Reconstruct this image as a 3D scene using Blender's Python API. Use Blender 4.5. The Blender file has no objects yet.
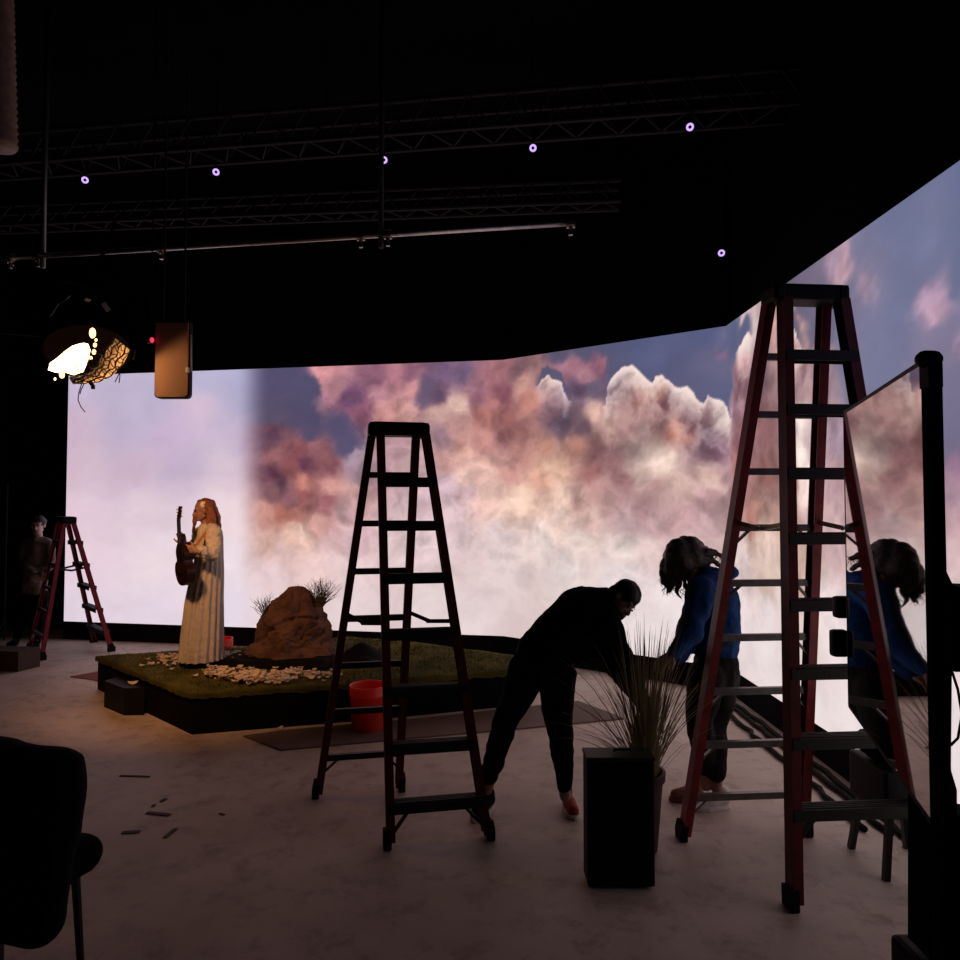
import bpy, bmesh, math, random
import numpy as np
from mathutils import Vector, Matrix, noise
random.seed(7)
V = Vector
SC = bpy.context.scene
COL = SC.collection
F = 693.0; T = math.atan(23 / F); H = 1.85

# ---- measuring helpers: turn a measured direction into a place in the room -------------
def ray(px, py):
    x = (px - 480) / F; u = -(py - 480) / F
    return V((x, math.cos(T) - u * math.sin(T), math.sin(T) + u * math.cos(T)))
def at(px, py, Y):
    d = ray(px, py); return V((0, 0, H)) + d * (Y / d.y)
def onz(px, py, z=0.0):
    d = ray(px, py); return V((0, 0, H)) + d * ((z - H) / d.z)

# ---- materials ------------------------------------------------------------------------
def lin(c):
    return tuple(((v / 255) / 12.92 if v / 255 <= .04045 else ((v / 255 + .055) / 1.055) ** 2.4) for v in c)
def mat(name, col, rough=.6, metal=0, var=.15, scale=8, bump=0, bscale=None, spec=.5, emit=None, estr=1, sub=0, trans=0):
    m = bpy.data.materials.new(name); m.use_nodes = True
    nt = m.node_tree; b = nt.nodes['Principled BSDF']
    b.inputs['Roughness'].default_value = rough
    b.inputs['Metallic'].default_value = metal
    b.inputs['Specular IOR Level'].default_value = spec
    tc = nt.nodes.new('ShaderNodeTexCoord')
    n = nt.nodes.new('ShaderNodeTexNoise'); n.inputs['Scale'].default_value = scale; n.inputs['Detail'].default_value = 6
    nt.links.new(tc.outputs['Object'], n.inputs['Vector'])
    r = nt.nodes.new('ShaderNodeValToRGB')
    r.color_ramp.elements[0].position = .3; r.color_ramp.elements[1].position = .7
    r.color_ramp.elements[0].color = tuple(max(0, c * (1 - var)) for c in col) + (1,)
    r.color_ramp.elements[1].color = tuple(min(1, c * (1 + var)) for c in col) + (1,)
    nt.links.new(n.outputs['Fac'], r.inputs['Fac'])
    nt.links.new(r.outputs['Color'], b.inputs['Base Color'])
    if bump:
        n2 = nt.nodes.new('ShaderNodeTexNoise'); n2.inputs['Scale'].default_value = bscale or scale * 4; n2.inputs['Detail'].default_value = 8
        nt.links.new(tc.outputs['Object'], n2.inputs['Vector'])
        bp = nt.nodes.new('ShaderNodeBump'); bp.inputs['Strength'].default_value = bump; bp.inputs['Distance'].default_value = .02
        nt.links.new(n2.outputs['Fac'], bp.inputs['Height']); nt.links.new(bp.outputs['Normal'], b.inputs['Normal'])
    if emit:
        b.inputs['Emission Color'].default_value = tuple(emit) + (1,); b.inputs['Emission Strength'].default_value = estr
    if trans:
        t = nt.nodes.new('ShaderNodeBsdfTranslucent'); nt.links.new(r.outputs['Color'], t.inputs['Color'])
        mx = nt.nodes.new('ShaderNodeMixShader'); mx.inputs[0].default_value = trans
        nt.links.new(b.outputs[0], mx.inputs[1]); nt.links.new(t.outputs[0], mx.inputs[2])
        nt.links.new(mx.outputs[0], nt.nodes['Material Output'].inputs['Surface'])
    return m

M = {}
M['black_paint'] = mat('black_paint', (.004, .004, .004), .9, spec=.1)
M['black_cloth'] = mat('black_cloth', (.006, .005, .006), 1, spec=.1, bump=.3)
M['black_plastic'] = mat('black_plastic', (.007, .006, .006), .6, spec=.2)
M['black_metal'] = mat('black_metal', (.015, .014, .014), .45, spec=.4)
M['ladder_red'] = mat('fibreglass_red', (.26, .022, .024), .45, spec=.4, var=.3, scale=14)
M['ladder_red_unlit'] = mat('fibreglass_red_unlit', (.13, .012, .012), .5, spec=.3, var=.3, scale=14)  # ladder red with shade put into the colour, for rails out of the light
M['ladder_magenta'] = mat('fibreglass_crimson', (.26, .015, .04), .45, spec=.4, var=.25, scale=14)
M['step_unlit'] = mat('worn_aluminium_unlit', (.014, .012, .012), .6, metal=.2, var=.3, scale=20)  # step aluminium darkened in its colour to stand for unlit faces
M['step_grey'] = mat('worn_aluminium', (.2, .19, .19), .4, metal=.8, var=.25, scale=20)
M['rubber'] = mat('black_rubber', (.007, .006, .006), .8, spec=.2)
M['pipe'] = mat('galvanised_pipe', (.5, .46, .44), .35, metal=1, var=.2, scale=20)
M['pipe_dark'] = mat('dull_pipe', (.014, .013, .013), .75)
M['skin'] = mat('skin', (.36, .19, .14), .5, var=.05, spec=.4)
M['skin_pale'] = mat('pale_skin', (.6, .42, .36), .5, var=.05)
M['lip'] = mat('lips', (.4, .12, .1), .5)
M['eye'] = mat('eye_dark', (.02, .015, .012), .2)
M['hair_dark'] = mat('dark_hair', (.012, .008, .007), .5, var=.5, scale=60)
M['hair_brown'] = mat('brown_hair', (.03, .013, .009), .45, var=.5, scale=60, bump=.5, bscale=120)
M['hair_red'] = mat('auburn_hair', (.30, .085, .03), .45, var=.45, scale=50, bump=.6, bscale=120)
M['blue'] = mat('blue_fleece', (.005, .045, .17), .85, var=.2, scale=10, bump=.3, spec=.2)
M['blackwear'] = mat('black_garment', (.005, .004, .004), .95, spec=.1, bump=.3, scale=10)
M['darkpants'] = mat('charcoal_trousers', (.014, .012, .011), .9, spec=.15, bump=.3)
M['tan_jacket'] = mat('faded_khaki_jacket', (.20, .16, .14), .85, spec=.2, bump=.3, var=.3)
M['gown'] = mat('ivory_crinkled_cotton', (.62, .54, .46), .8, var=.08, scale=14, bump=.5, bscale=30, spec=.2)
M['canvas_red'] = mat('red_canvas', (.35, .03, .03), .8)
M['canvas_brown'] = mat('brown_suede', (.22, .08, .05), .8)
M['white_rubber'] = mat('white_leather', (.75, .72, .7), .6)
M['guitar'] = mat('dark_stained_wood', (.018, .006, .005), .35, var=.4, scale=10)
M['guitar_top'] = mat('guitar_top_wood', (.025, .008, .006), .3, var=.3)
M['brass'] = mat('strings', (.6, .5, .35), .3, metal=1)
M['strap'] = mat('orange_woven_strap', (.45, .17, .05), .8)
M['white_flower'] = mat('white_petals', (.85, .8, .72), .7)
M['petal'] = mat('peach_petals', (.74, .58, .42), .7, var=.18, scale=30, spec=.2)
M['rock'] = mat('brown_rock', (.125, .064, .046), .95, var=.45, scale=5, bump=1.0, bscale=22, spec=.15)
M['turf'] = mat('green_turf', (.11, .10, .022), .95, var=.4, scale=5, bump=1, bscale=90, spec=.1)
M['dry_grass'] = mat('dry_twigs', (.12, .08, .04), .9)
M['grass'] = mat('green_grass_blades', (.34, .29, .15), .8, var=.4, scale=6)
M['bucket'] = mat('orange_red_plastic', (1.0, .085, .045), .4, var=.04, trans=.35)
M['mat'] = mat('brown_floor_board', (.16, .105, .085), .75, var=.2, scale=2, spec=.3)
M['rust_patch'] = mat('rust_red_flat', (.2, .05, .035), .9)
M['dark_box'] = mat('dark_wood_box', (.05, .03, .022), .7, var=.2, scale=5)
M['pot_mat'] = mat('dark_pot', (.05, .022, .016), .6)
M['skin_dim'] = mat('shaded_skin', (.42, .28, .22), .6, var=.05)
M['tape'] = mat('dark_red_tape', (.05, .01, .01), .7)
M['panel_tan'] = mat('tan_fabric_panel', (.36, .20, .13), .9, var=.06, spec=.1)
M['net_cloth'] = mat('tan_diffusion_cloth', (.8, .6, .36), .9, var=.25, scale=20, trans=.6)
M['wire'] = mat('black_wire', (.02, .014, .012), .6)
M['housing'] = mat('lamp_housing_black', (.0015, .001, .001), 1, spec=0)
M['alu'] = mat('bright_aluminium', (.6, .58, .55), .35, metal=1)
M['lamp_glow'] = mat('tungsten_glow', (1, .8, .5), .6, emit=(1, .62, .26), estr=7)
M['bulb'] = mat('tungsten_filament', (1, .8, .5), .6, emit=(1, .55, .2), estr=4)
M['purple_led'] = mat('violet_led_ring', (.3, .1, .6), .5, emit=(.62, .40, 1.0), estr=1.25)
M['red_led'] = mat('red_indicator', (.6, .02, .05), .5, emit=(1, .03, .08), estr=1.6)
M['white_led'] = mat('white_indicator', (.8, .8, .8), .5, emit=(1, .95, .9), estr=1.2)
M['duct'] = mat('ribbed_foil', (.28, .18, .14), .6, var=.3, scale=20)
M['paper'] = mat('pale_paper', (.45, .42, .38), .8)

def floor_material():
    m = bpy.data.materials.new('polished_concrete'); m.use_nodes = True
    nt = m.node_tree; b = nt.nodes['Principled BSDF']; L = nt.links
    tc = nt.nodes.new('ShaderNodeTexCoord')
    def nz(s, d=6, r=.6):
        n = nt.nodes.new('ShaderNodeTexNoise'); n.inputs['Scale'].default_value = s; n.inputs['Detail'].default_value = d; n.inputs['Roughness'].default_value = r
        L.new(tc.outputs['Object'], n.inputs['Vector']); return n
    a = nz(.9); c = nz(7, 8, .7)
    r = nt.nodes.new('ShaderNodeValToRGB'); e = r.color_ramp.elements
    e[0].position = .3; e[0].color = (.46, .34, .29, 1); e[1].position = .72; e[1].color = (.72, .59, .53, 1)
    L.new(a.outputs['Fac'], r.inputs['Fac'])
    r2 = nt.nodes.new('ShaderNodeValToRGB'); e = r2.color_ramp.elements
    e[0].position = .32; e[0].color = (.45, .38, .34, 1); e[1].position = .5; e[1].color = (1, 1, 1, 1)
    L.new(c.outputs['Fac'], r2.inputs['Fac'])
    mx = nt.nodes.new('ShaderNodeMix'); mx.data_type = 'RGBA'; mx.blend_type = 'MULTIPLY'; mx.inputs[0].default_value = .7
    L.new(r.outputs['Color'], mx.inputs[6]); L.new(r2.outputs['Color'], mx.inputs[7])
    L.new(mx.outputs[2], b.inputs['Base Color'])
    rr = nt.nodes.new('ShaderNodeMapRange'); rr.inputs['To Min'].default_value = .42; rr.inputs['To Max'].default_value = .7
    L.new(c.outputs['Fac'], rr.inputs['Value']); L.new(rr.outputs[0], b.inputs['Roughness'])
    b.inputs['Specular IOR Level'].default_value = .4
    bp = nt.nodes.new('ShaderNodeBump'); bp.inputs['Strength'].default_value = .15; bp.inputs['Distance'].default_value = .01
    L.new(c.outputs['Fac'], bp.inputs['Height']); L.new(bp.outputs['Normal'], b.inputs['Normal'])
    return m
M['floor'] = floor_material()

# ---- mesh builder ---------------------------------------------------------------------
def frame(d, up=V((0, 0, 1))):
    d = d.normalized()
    if abs(d.dot(up)) > .99: up = V((0, 1, 0))
    x = up.cross(d).normalized(); y = d.cross(x).normalized()
    return x, y, d
class MB:
    def __init__(s): s.v = []; s.f = []
    def add(s, vs, fs):
        o = len(s.v); s.v += [tuple(p) for p in vs]; s.f += [tuple(i + o for i in f) for f in fs]; return s
    def box(s, c, size, R=None, taper=1, bev=0):
        hx, hy, hz = [q / 2 for q in size]
        if bev:
            bev = min(bev, hx * .9, hy * .9, hz * .9)
            vs = []
            bm = bmesh.new(); bmesh.ops.create_cube(bm, size=1)
            for v in bm.verts: v.co = V((v.co.x * size[0], v.co.y * size[1], v.co.z * size[2]))
            bmesh.ops.bevel(bm, geom=bm.edges[:], offset=bev, segments=2, affect='EDGES', profile=.6)
            bm.verts.ensure_lookup_table()
            vs = [v.co.copy() for v in bm.verts]; fs = [[v.index for v in f.verts] for f in bm.faces]; bm.free()
        else:
            vs = [V((x * hx * (taper if z > 0 else 1), y * hy * (taper if z > 0 else 1), z * hz)) for x in (-1, 1) for y in (-1, 1) for z in (-1, 1)]
            fs = [(0, 1, 3, 2), (4, 6, 7, 5), (0, 4, 5, 1), (2, 3, 7, 6), (0, 2, 6, 4), (1, 5, 7, 3)]
        if R is not None: vs = [R @ v for v in vs]
        return s.add([V(c) + v for v in vs], fs)
    def bar(s, p0, p1, w, t, side=None, bev=0):
        """box from p0 to p1; w measured along side, t across"""
        p0 = V(p0); p1 = V(p1); d = (p1 - p0); L = d.length; d.normalize()
        side = V(side) if side is not None else V((1, 0, 0))
        sx = (side - d * side.dot(d)).normalized(); sy = d.cross(sx)
        R = Matrix((sx, sy, d)).transposed()
        return s.box((p0 + p1) / 2, (w, t, L), R, bev=bev)
    def tube(s, pts, r, n=10, caps=True):
        pts = [V(p) for p in pts]; rs = r if isinstance(r, (list, tuple)) else [r] * len(pts)
        vs = []; fs = []
        d0 = (pts[1] - pts[0]); x, y, _ = frame(d0)
        for i, p in enumerate(pts):
            d = (pts[min(i + 1, len(pts) - 1)] - pts[max(i - 1, 0)]).normalized()
            x = (x - d * x.dot(d)).normalized(); y = d.cross(x)
            for k in range(n):
                a = 2 * math.pi * k / n
                vs.append(p + (x * math.cos(a) + y * math.sin(a)) * rs[i])
        for i in range(len(pts) - 1):
            for k in range(n):
                k2 = (k + 1) % n
                fs.append((i * n + k, i * n + k2, (i + 1) * n + k2, (i + 1) * n + k))
        if caps:
            fs.append(tuple(range(n - 1, -1, -1))); fs.append(tuple((len(pts) - 1) * n + k for k in range(n)))
        return s.add(vs, fs)
    def lathe(s, prof, c, n=32, axis=None, cap=True, e=1.0):
        """prof: (r, h) pairs along axis"""
        x, y, d = frame(V(axis)) if axis is not None else (V((1, 0, 0)), V((0, 1, 0)), V((0, 0, 1)))
        vs = []; fs = []
        for r, h in prof:
            for k in range(n):
                a = 2 * math.pi * k / n
                vs.append(V(c) + x * (r * math.cos(a)) + y * (r * e * math.sin(a)) + d * h)
        m = len(prof)
        for i in range(m - 1):
            for k in range(n):
                k2 = (k + 1) % n; fs.append((i * n + k, i * n + k2, (i + 1) * n + k2, (i + 1) * n + k))
        if cap: fs.append(tuple(range(n - 1, -1, -1))); fs.append(tuple((m - 1) * n + k for k in range(n)))
        return s.add(vs, fs)
    def ell(s, c, r, R=None, nu=16, nv=10):
        vs = []; fs = []
        for j in range(1, nv):
            t = math.pi * j / nv
            for i in range(nu):
                a = 2 * math.pi * i / nu
                p = V((r[0] * math.sin(t) * math.cos(a), r[1] * math.sin(t) * math.sin(a), r[2] * math.cos(t)))
                vs.append(p)
        vs.append(V((0, 0, r[2]))); vs.append(V((0, 0, -r[2]))); N = (nv - 1) * nu
        for j in range(nv - 2):
            for i in range(nu):
                i2 = (i + 1) % nu; fs.append((j * nu + i, (j + 1) * nu + i, (j + 1) * nu + i2, j * nu + i2))
        for i in range(nu):
            i2 = (i + 1) % nu; fs.append((N, i, i2)); fs.append((N + 1, (nv - 2) * nu + i2, (nv - 2) * nu + i))
        if R is not None: vs = [R @ p for p in vs]
        return s.add([V(c) + p for p in vs], fs)
    def cap(s, p0, r0, p1, r1, n=12):
        """tapered capsule"""
        p0 = V(p0); p1 = V(p1); d = p1 - p0
        if d.length < 1e-5: return s.ell(p0, (r0, r0, r0))
        x, y, d_ = frame(d); vs = []; fs = []; rings = []
        for k in (80, 55, 30, 0): a = math.radians(k); rings.append((p0 - d_ * r0 * math.sin(a), r0 * math.cos(a)))
        for k in (0, 30, 55, 80): a = math.radians(k); rings.append((p1 + d_ * r1 * math.sin(a), r1 * math.cos(a)))
        for c, r in rings:
            for k in range(n):
                a = 2 * math.pi * k / n; vs.append(c + (x * math.cos(a) + y * math.sin(a)) * r)
        for i in range(7):
            for k in range(n):
                k2 = (k + 1) % n; fs.append((i * n + k, i * n + k2, (i + 1) * n + k2, (i + 1) * n + k))
        fs.append(tuple(range(n - 1, -1, -1))); fs.append(tuple(7 * n + k for k in range(n)))
        return s.add(vs, fs)
    def chain(s, pts, rs):
        for i in range(len(pts) - 1): s.cap(pts[i], rs[i], pts[i + 1], rs[i + 1])
        return s
    def prism(s, poly, z0, z1):
        n = len(poly)
        vs = [V((x, y, z0)) for x, y in poly] + [V((x, y, z1)) for x, y in poly]
        fs = [tuple(range(n - 1, -1, -1)), tuple(range(n, 2 * n))] + [(i, (i + 1) % n, n + (i + 1) % n, n + i) for i in range(n)]
        return s.add(vs, fs)
    def build(s, name, m, parent=None, smooth=False, origin=None):
        me = bpy.data.meshes.new(name)
        o = bpy.data.objects.new(name, me)
        off = V((0, 0, 0))
        if parent is not None:
            off = WORLD.get(parent.name, V((0, 0, 0))); o.parent = parent; WORLD[o.name] = off.copy()
        elif s.v:
            if origin is None:
                xs = [p[0] for p in s.v]; ys = [p[1] for p in s.v]; zs = [p[2] for p in s.v]
                origin = V(((min(xs) + max(xs)) / 2, (min(ys) + max(ys)) / 2, min(zs)))
            off = V(origin); o.location = off; WORLD[o.name] = off.copy()
        me.from_pydata([tuple(V(p) - off) for p in s.v], [], s.f); me.validate(); me.update()
        if m is not None: me.materials.append(m)
        if smooth: me.polygons.foreach_set('use_smooth', [True] * len(me.polygons))
        COL.objects.link(o); return o
WORLD = {}
def tag(o, label=None, cat=None, group=None, kind=None):
    if label: o['label'] = label
    if cat: o['category'] = cat
    if group: o['group'] = group
    if kind: o['kind'] = kind
    return o
def thing(name, loc, label, cat, group=None):
    o = bpy.data.objects.new(name, None); COL.objects.link(o); o.location = V(loc); WORLD[o.name] = V(loc)
    o.empty_display_size = .1
    return tag(o, label, cat, group)
def struct(name, mb, m, smooth=False): return tag(mb.build(name, m, smooth=smooth), kind='structure')
def recalc(o):
    bm = bmesh.new(); bm.from_mesh(o.data); bmesh.ops.recalc_face_normals(bm, faces=bm.faces); bm.to_mesh(o.data); bm.free()
def remesh(o, vox, smooth=4, noisef=None):
    """fuse the overlapping volumes of o into one continuous surface"""
    recalc(o)
    md = o.modifiers.new('r', 'REMESH'); md.mode = 'VOXEL'; md.voxel_size = vox; md.use_smooth_shade = True
    s = o.modifiers.new('s', 'SMOOTH'); s.factor = .5; s.iterations = smooth
    dg = bpy.context.evaluated_depsgraph_get(); ev = o.evaluated_get(dg)
    me = bpy.data.meshes.new_from_object(ev); me.name = o.name
    ms = [m for m in o.data.materials]; o.modifiers.clear(); o.data = me
    if not me.materials:
        for m in ms: me.materials.append(m)
    if noisef:
        for v in me.vertices: v.co = v.co + V(noisef(v.co, v.normal))
        me.update()
    return o
def fold(amp, sc):
    """cloth creases"""
    def f(c, n): return n * amp * (noise.noise(c * sc) + .5 * noise.noise(c * sc * 2.3))
    return f

# ---- room -----------------------------------------------------------------------------
struct('floor', MB().box((-1, 4, -.05), (12.4, 13.4, .1)), M['floor'])
struct('ceiling', MB().box((-1, 4, 6.05), (12.4, 13.4, .1)), M['black_paint'])
struct('wall_back', MB().box((-1, 10.3, 3), (12, .1, 6)), M['black_paint'])
struct('wall_right', MB().box((2.85, 4, 3), (.1, 12.7, 6)), M['black_paint'])
struct('wall_left', MB().box((-7.05, 4, 3), (.1, 12.7, 6)), M['black_paint'])
struct('wall_front', MB().box((-1, -2.5, 3), (12, .1, 6)), M['black_paint'])

# ---- LED wall -------------------------------------------------------------------------
PA, PB, PC, PD = V((-5.67, 9.5, 0)), V((.28, 8.45, 0)), V((2.44, 6.82, 0)), V((2.465, 2.5, 0))
Z0, Z1 = .24, 3.605
# colours of the picture: cm along the wall, cm up, r, g, b
TAB = """14,323,200,190,215;67,322,190,185,210;128,299,190,185,212;201,318,185,185,215;252,323,178,180,212;15,261,205,185,205;84,260,190,180,205;158,258,200,182,210;196,287,215,195,215;
238,257,200,188,212;24,206,210,190,205;100,205,205,185,205;174,218,195,180,205;239,211,215,200,215;25,151,225,205,218;116,152,225,210,220;240,152,235,220,225;261,139,240,225,228;
26,84,232,215,225;132,85,235,222,228;240,87,238,228,235;28,16,225,215,228;133,19,228,218,230;241,22,230,222,235;259,296,175,175,205;260,243,195,180,205;263,191,215,198,210;
290,315,90,85,130;322,320,88,85,130;356,313,88,85,128;301,282,95,85,120;343,274,85,80,120;377,325,215,150,160;386,312,190,140,155;411,292,125,90,125;397,254,95,85,130;
437,323,150,105,130;463,322,180,125,140;444,301,190,140,155;424,276,150,100,125;457,272,220,160,160;404,235,95,90,135;357,248,90,80,120;302,243,115,85,105;309,223,160,110,115;
350,241,240,215,215;364,229,160,110,120;343,223,150,95,105;350,210,115,75,95;330,204,150,95,100;384,209,150,100,110;302,197,120,80,100;411,222,170,150,170;418,203,165,140,155;
344,188,205,140,130;384,184,210,155,150;303,178,150,110,115;309,182,110,80,100;344,171,160,100,105;330,161,150,105,115;411,177,200,160,160;292,145,205,150,140;317,146,190,125,115;
337,146,190,130,120;358,162,160,110,115;378,162,180,120,130;405,150,200,165,170;331,120,225,188,174;344,120,228,195,182;292,113,220,180,170;371,133,220,170,165;385,108,215,180,185;
317,94,215,185,185;358,76,235,205,205;385,89,225,200,205;304,68,228,205,212;412,114,215,185,195;412,76,230,210,215;412,26,230,215,222;345,37,230,210,215;293,23,230,215,222;
489,322,150,105,130;490,306,220,160,165;509,308,110,90,130;528,323,130,105,140;509,290,115,95,130;483,271,215,165,160;547,282,235,200,190;528,270,215,175,170;522,292,120,95,125;
566,307,170,125,145;554,320,120,100,130;591,312,200,140,155;572,288,150,105,125;604,293,145,95,110;591,281,190,130,135;625,316,130,100,115;610,321,170,120,130;579,269,190,130,125;
541,258,200,155,155;528,245,160,130,145;554,239,205,155,150;579,238,205,150,145;632,303,200,155,145;647,284,200,140,130;661,300,160,125,130;668,304,240,225,225;681,296,240,225,220;
610,262,170,115,115;604,244,150,105,110;632,249,160,115,115;646,236,190,140,135;674,269,140,110,125;681,246,120,100,120;667,223,200,150,135;674,205,232,194,172;625,225,190,140,135;
604,214,200,155,150;554,220,220,175,165;535,214,215,170,165;554,189,235,200,190;579,195,230,190,180;618,195,205,155,150;660,188,225,175,155;528,177,200,175,190;554,171,210,180,190;
603,171,225,190,180;632,171,240,210,190;470,228,190,155,165;470,243,180,145,155;490,208,200,170,175;490,165,205,180,190;471,127,215,195,200;471,77,225,205,210;688,332,95,90,125;
714,334,95,90,130;739,337,90,95,140;787,330,80,95,150;852,331,75,95,150;872,318,85,105,160;697,316,172,125,145;714,309,175,130,145;739,318,170,115,130;727,316,150,105,130;
798,323,105,115,160;704,290,110,90,120;727,288,110,95,125;743,292,130,110,140;757,300,240,225,220;769,307,255,245,240;781,302,240,230,225;792,294,200,185,190;751,283,150,125,135;
763,284,175,150,155;781,282,190,155,155;786,269,185,130,125;803,289,240,235,235;814,292,245,240,240;809,274,200,150,135;798,274,190,140,135;825,271,130,100,115;835,273,225,205,205;
846,261,235,225,225;861,264,255,250,245;873,255,250,240,235;851,252,235,220,215;880,243,210,190,190;830,298,95,95,140;841,292,150,120,150;851,301,130,120,160;867,307,170,120,150;
871,293,130,125,165;851,280,90,95,140;820,310,85,95,145;876,273,90,105,155;787,316,85,95,145;749,321,95,95,140;688,257,110,95,115;714,249,130,105,120;707,269,130,110,125;
726,258,230,190,180;739,247,190,155,150;763,251,180,140,140;797,257,150,105,110;819,258,140,95,105;840,244,130,95,110;808,243,150,115,120;786,239,180,150,150;821,235,205,145,130;
835,225,170,115,110;861,229,125,100,120;870,214,140,105,125;845,210,140,110,125;774,218,175,150,150;802,204,240,220,210;813,201,235,215,200;791,196,220,195,185;786,212,205,185,180;
830,203,190,160,160;751,208,155,115,120;726,220,150,110,115;701,227,190,140,130;687,199,226,186,165;726,192,170,120,120;762,186,165,125,130;738,179,190,150,150;797,175,190,155,155;
824,180,200,170,165;855,186,215,185,175;870,189,180,145,155;850,169,185,150,155;785,154,180,145,150;870,164,180,150,155;870,144,190,160,165;516,165,205,180,192;535,140,215,192,200;
579,165,230,195,185;618,159,235,205,190;660,165,235,200,185;687,164,240,210,195;687,141,235,210,200;713,164,200,165,160;726,142,215,185,180;750,159,190,155,155;762,143,190,165,170;
796,138,195,165,170;829,149,195,160,165;850,144,195,165,170;713,119,230,215,210;660,118,225,212,210;603,116,220,205,208;554,109,220,200,205;516,103,222,202,208;762,110,225,212,210;
796,117,215,195,195;839,118,205,180,182;869,119,210,185,185;516,41,228,215,220;603,67,225,212,215;687,84,225,215,215;762,78,230,220,225;818,61,232,225,230;554,12,230,218,222;
737,32,232,225,230;784,16,235,228,232;859,65,235,225,228;858,15,235,228,232;894,328,100,110,150;901,305,90,100,145;912,276,150,115,130;899,250,150,115,130;926,307,170,150,165;
933,311,220,205,205;918,290,190,130,140;911,220,150,105,115;897,193,190,130,130;896,164,175,130,135;947,270,120,100,115;967,224,150,110,115;966,181,155,110,110;932,146,190,140,130;
965,164,175,140,135;963,112,225,205,195;953,124,225,200,188;963,93,212,190,178;962,69,235,225,230;961,35,235,228,232;907,108,225,210,212;905,51,235,225,230;1008,308,215,170,165;
1017,292,210,165,160;1034,309,120,110,140;1050,297,110,110,145;1064,286,100,105,140;1012,323,110,100,130;1021,252,235,215,215;1016,266,220,190,190;1007,260,140,110,120;1032,255,150,120,130;
1040,250,190,160,165;1056,255,150,125,140;1014,219,120,85,90;1026,221,250,240,235;1026,198,250,240,235;1039,208,190,170,175;1054,200,190,170,175;1008,179,150,110,105;1034,163,235,215,210;
1035,180,240,225,220;1012,148,175,140,132;1045,148,200,170,175;1011,116,212,185,170;1022,102,205,175,160;1039,111,208,180,168;1001,83,235,222,222;1051,90,235,225,228;1074,135,205,175,180;
1075,177,185,155,165;1083,204,170,150,170;1072,79,235,225,230;1024,10,235,228,232;1096,17,235,228,232;1035,328,120,110,145;1058,325,140,125,155;1080,328,170,150,175;1090,320,185,155,170;
1112,326,130,130,170;1129,326,120,130,175;1123,300,175,150,175;1128,304,165,150,180;1099,297,130,120,160;1116,273,125,130,175;1145,326,110,125,175;1160,332,100,120,170;1185,324,150,145,185;
1187,318,145,145,185;1174,315,100,120,170;1195,328,95,115,165;1207,328,85,110,165;1202,304,90,115,165;1201,277,90,110,160;1181,292,140,140,180;1181,278,175,150,180;1185,266,185,155,180;
1183,253,165,145,180;1159,291,110,125,175;1158,268,110,125,175;1138,255,120,130,175;1115,247,140,140,180;1137,236,115,125,170;1200,254,140,130,170;1204,245,165,145,175;1199,225,110,115,160;
1204,204,110,110,155;1198,194,130,120,160;1199,215,150,140,180;1202,183,160,130,160;1198,168,180,150,170;1196,152,200,170,180;1200,132,215,190,195;1199,101,230,215,220;1198,59,232,225,230;
1200,14,232,225,230;"""
def vnoise(P, seed):
    """smooth 2-D value noise, numpy"""
    rs = np.random.RandomState(seed); tab = rs.rand(512, 512)
    i = np.floor(P).astype(int); f = P - i; f = f * f * (3 - 2 * f)
    a = tab[i[..., 0] % 512, i[..., 1] % 512]; b = tab[(i[..., 0] + 1) % 512, i[..., 1] % 512]
    c = tab[i[..., 0] % 512, (i[..., 1] + 1) % 512]; d = tab[(i[..., 0] + 1) % 512, (i[..., 1] + 1) % 512]
    return (a * (1 - f[..., 0]) + b * f[..., 0]) * (1 - f[..., 1]) + (c * (1 - f[..., 0]) + d * f[..., 0]) * f[..., 1] - .5
def fbm(P, seed, oct=5, gain=.55):
    s = 0; a = 1; t = 0
    for k in range(oct):
        s = s + a * vnoise(P * 2 ** k + 17.3 * k, seed + k); t += a; a *= gain
    return s / t
def shep(P, C, eps=.0045, pw=2.1):
    out = np.zeros((len(P), 3))
    for k in range(0, len(P), 4000):
        q = P[k:k + 4000]
        d2 = ((q[:, None, :] - C[None, :, :2]) ** 2).sum(2)
        w = 1 / (d2 + eps) ** pw
        out[k:k + 4000] = (w @ C[:, 2:5]) / w.sum(1)[:, None]
    return out
def edge_dist(P, poly):
    """height of a cloud-top line above each point (positive = inside the cloud), and how near its span it is"""
    E = np.array(poly, float) / 100
    top = np.interp(P[:, 0], E[:, 0], E[:, 1])
    span = np.minimum(P[:, 0] - E[0, 0], E[-1, 0] - P[:, 0])
    return top - P[:, 1], np.clip(span / .12 + .5, 0, 1)
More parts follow.
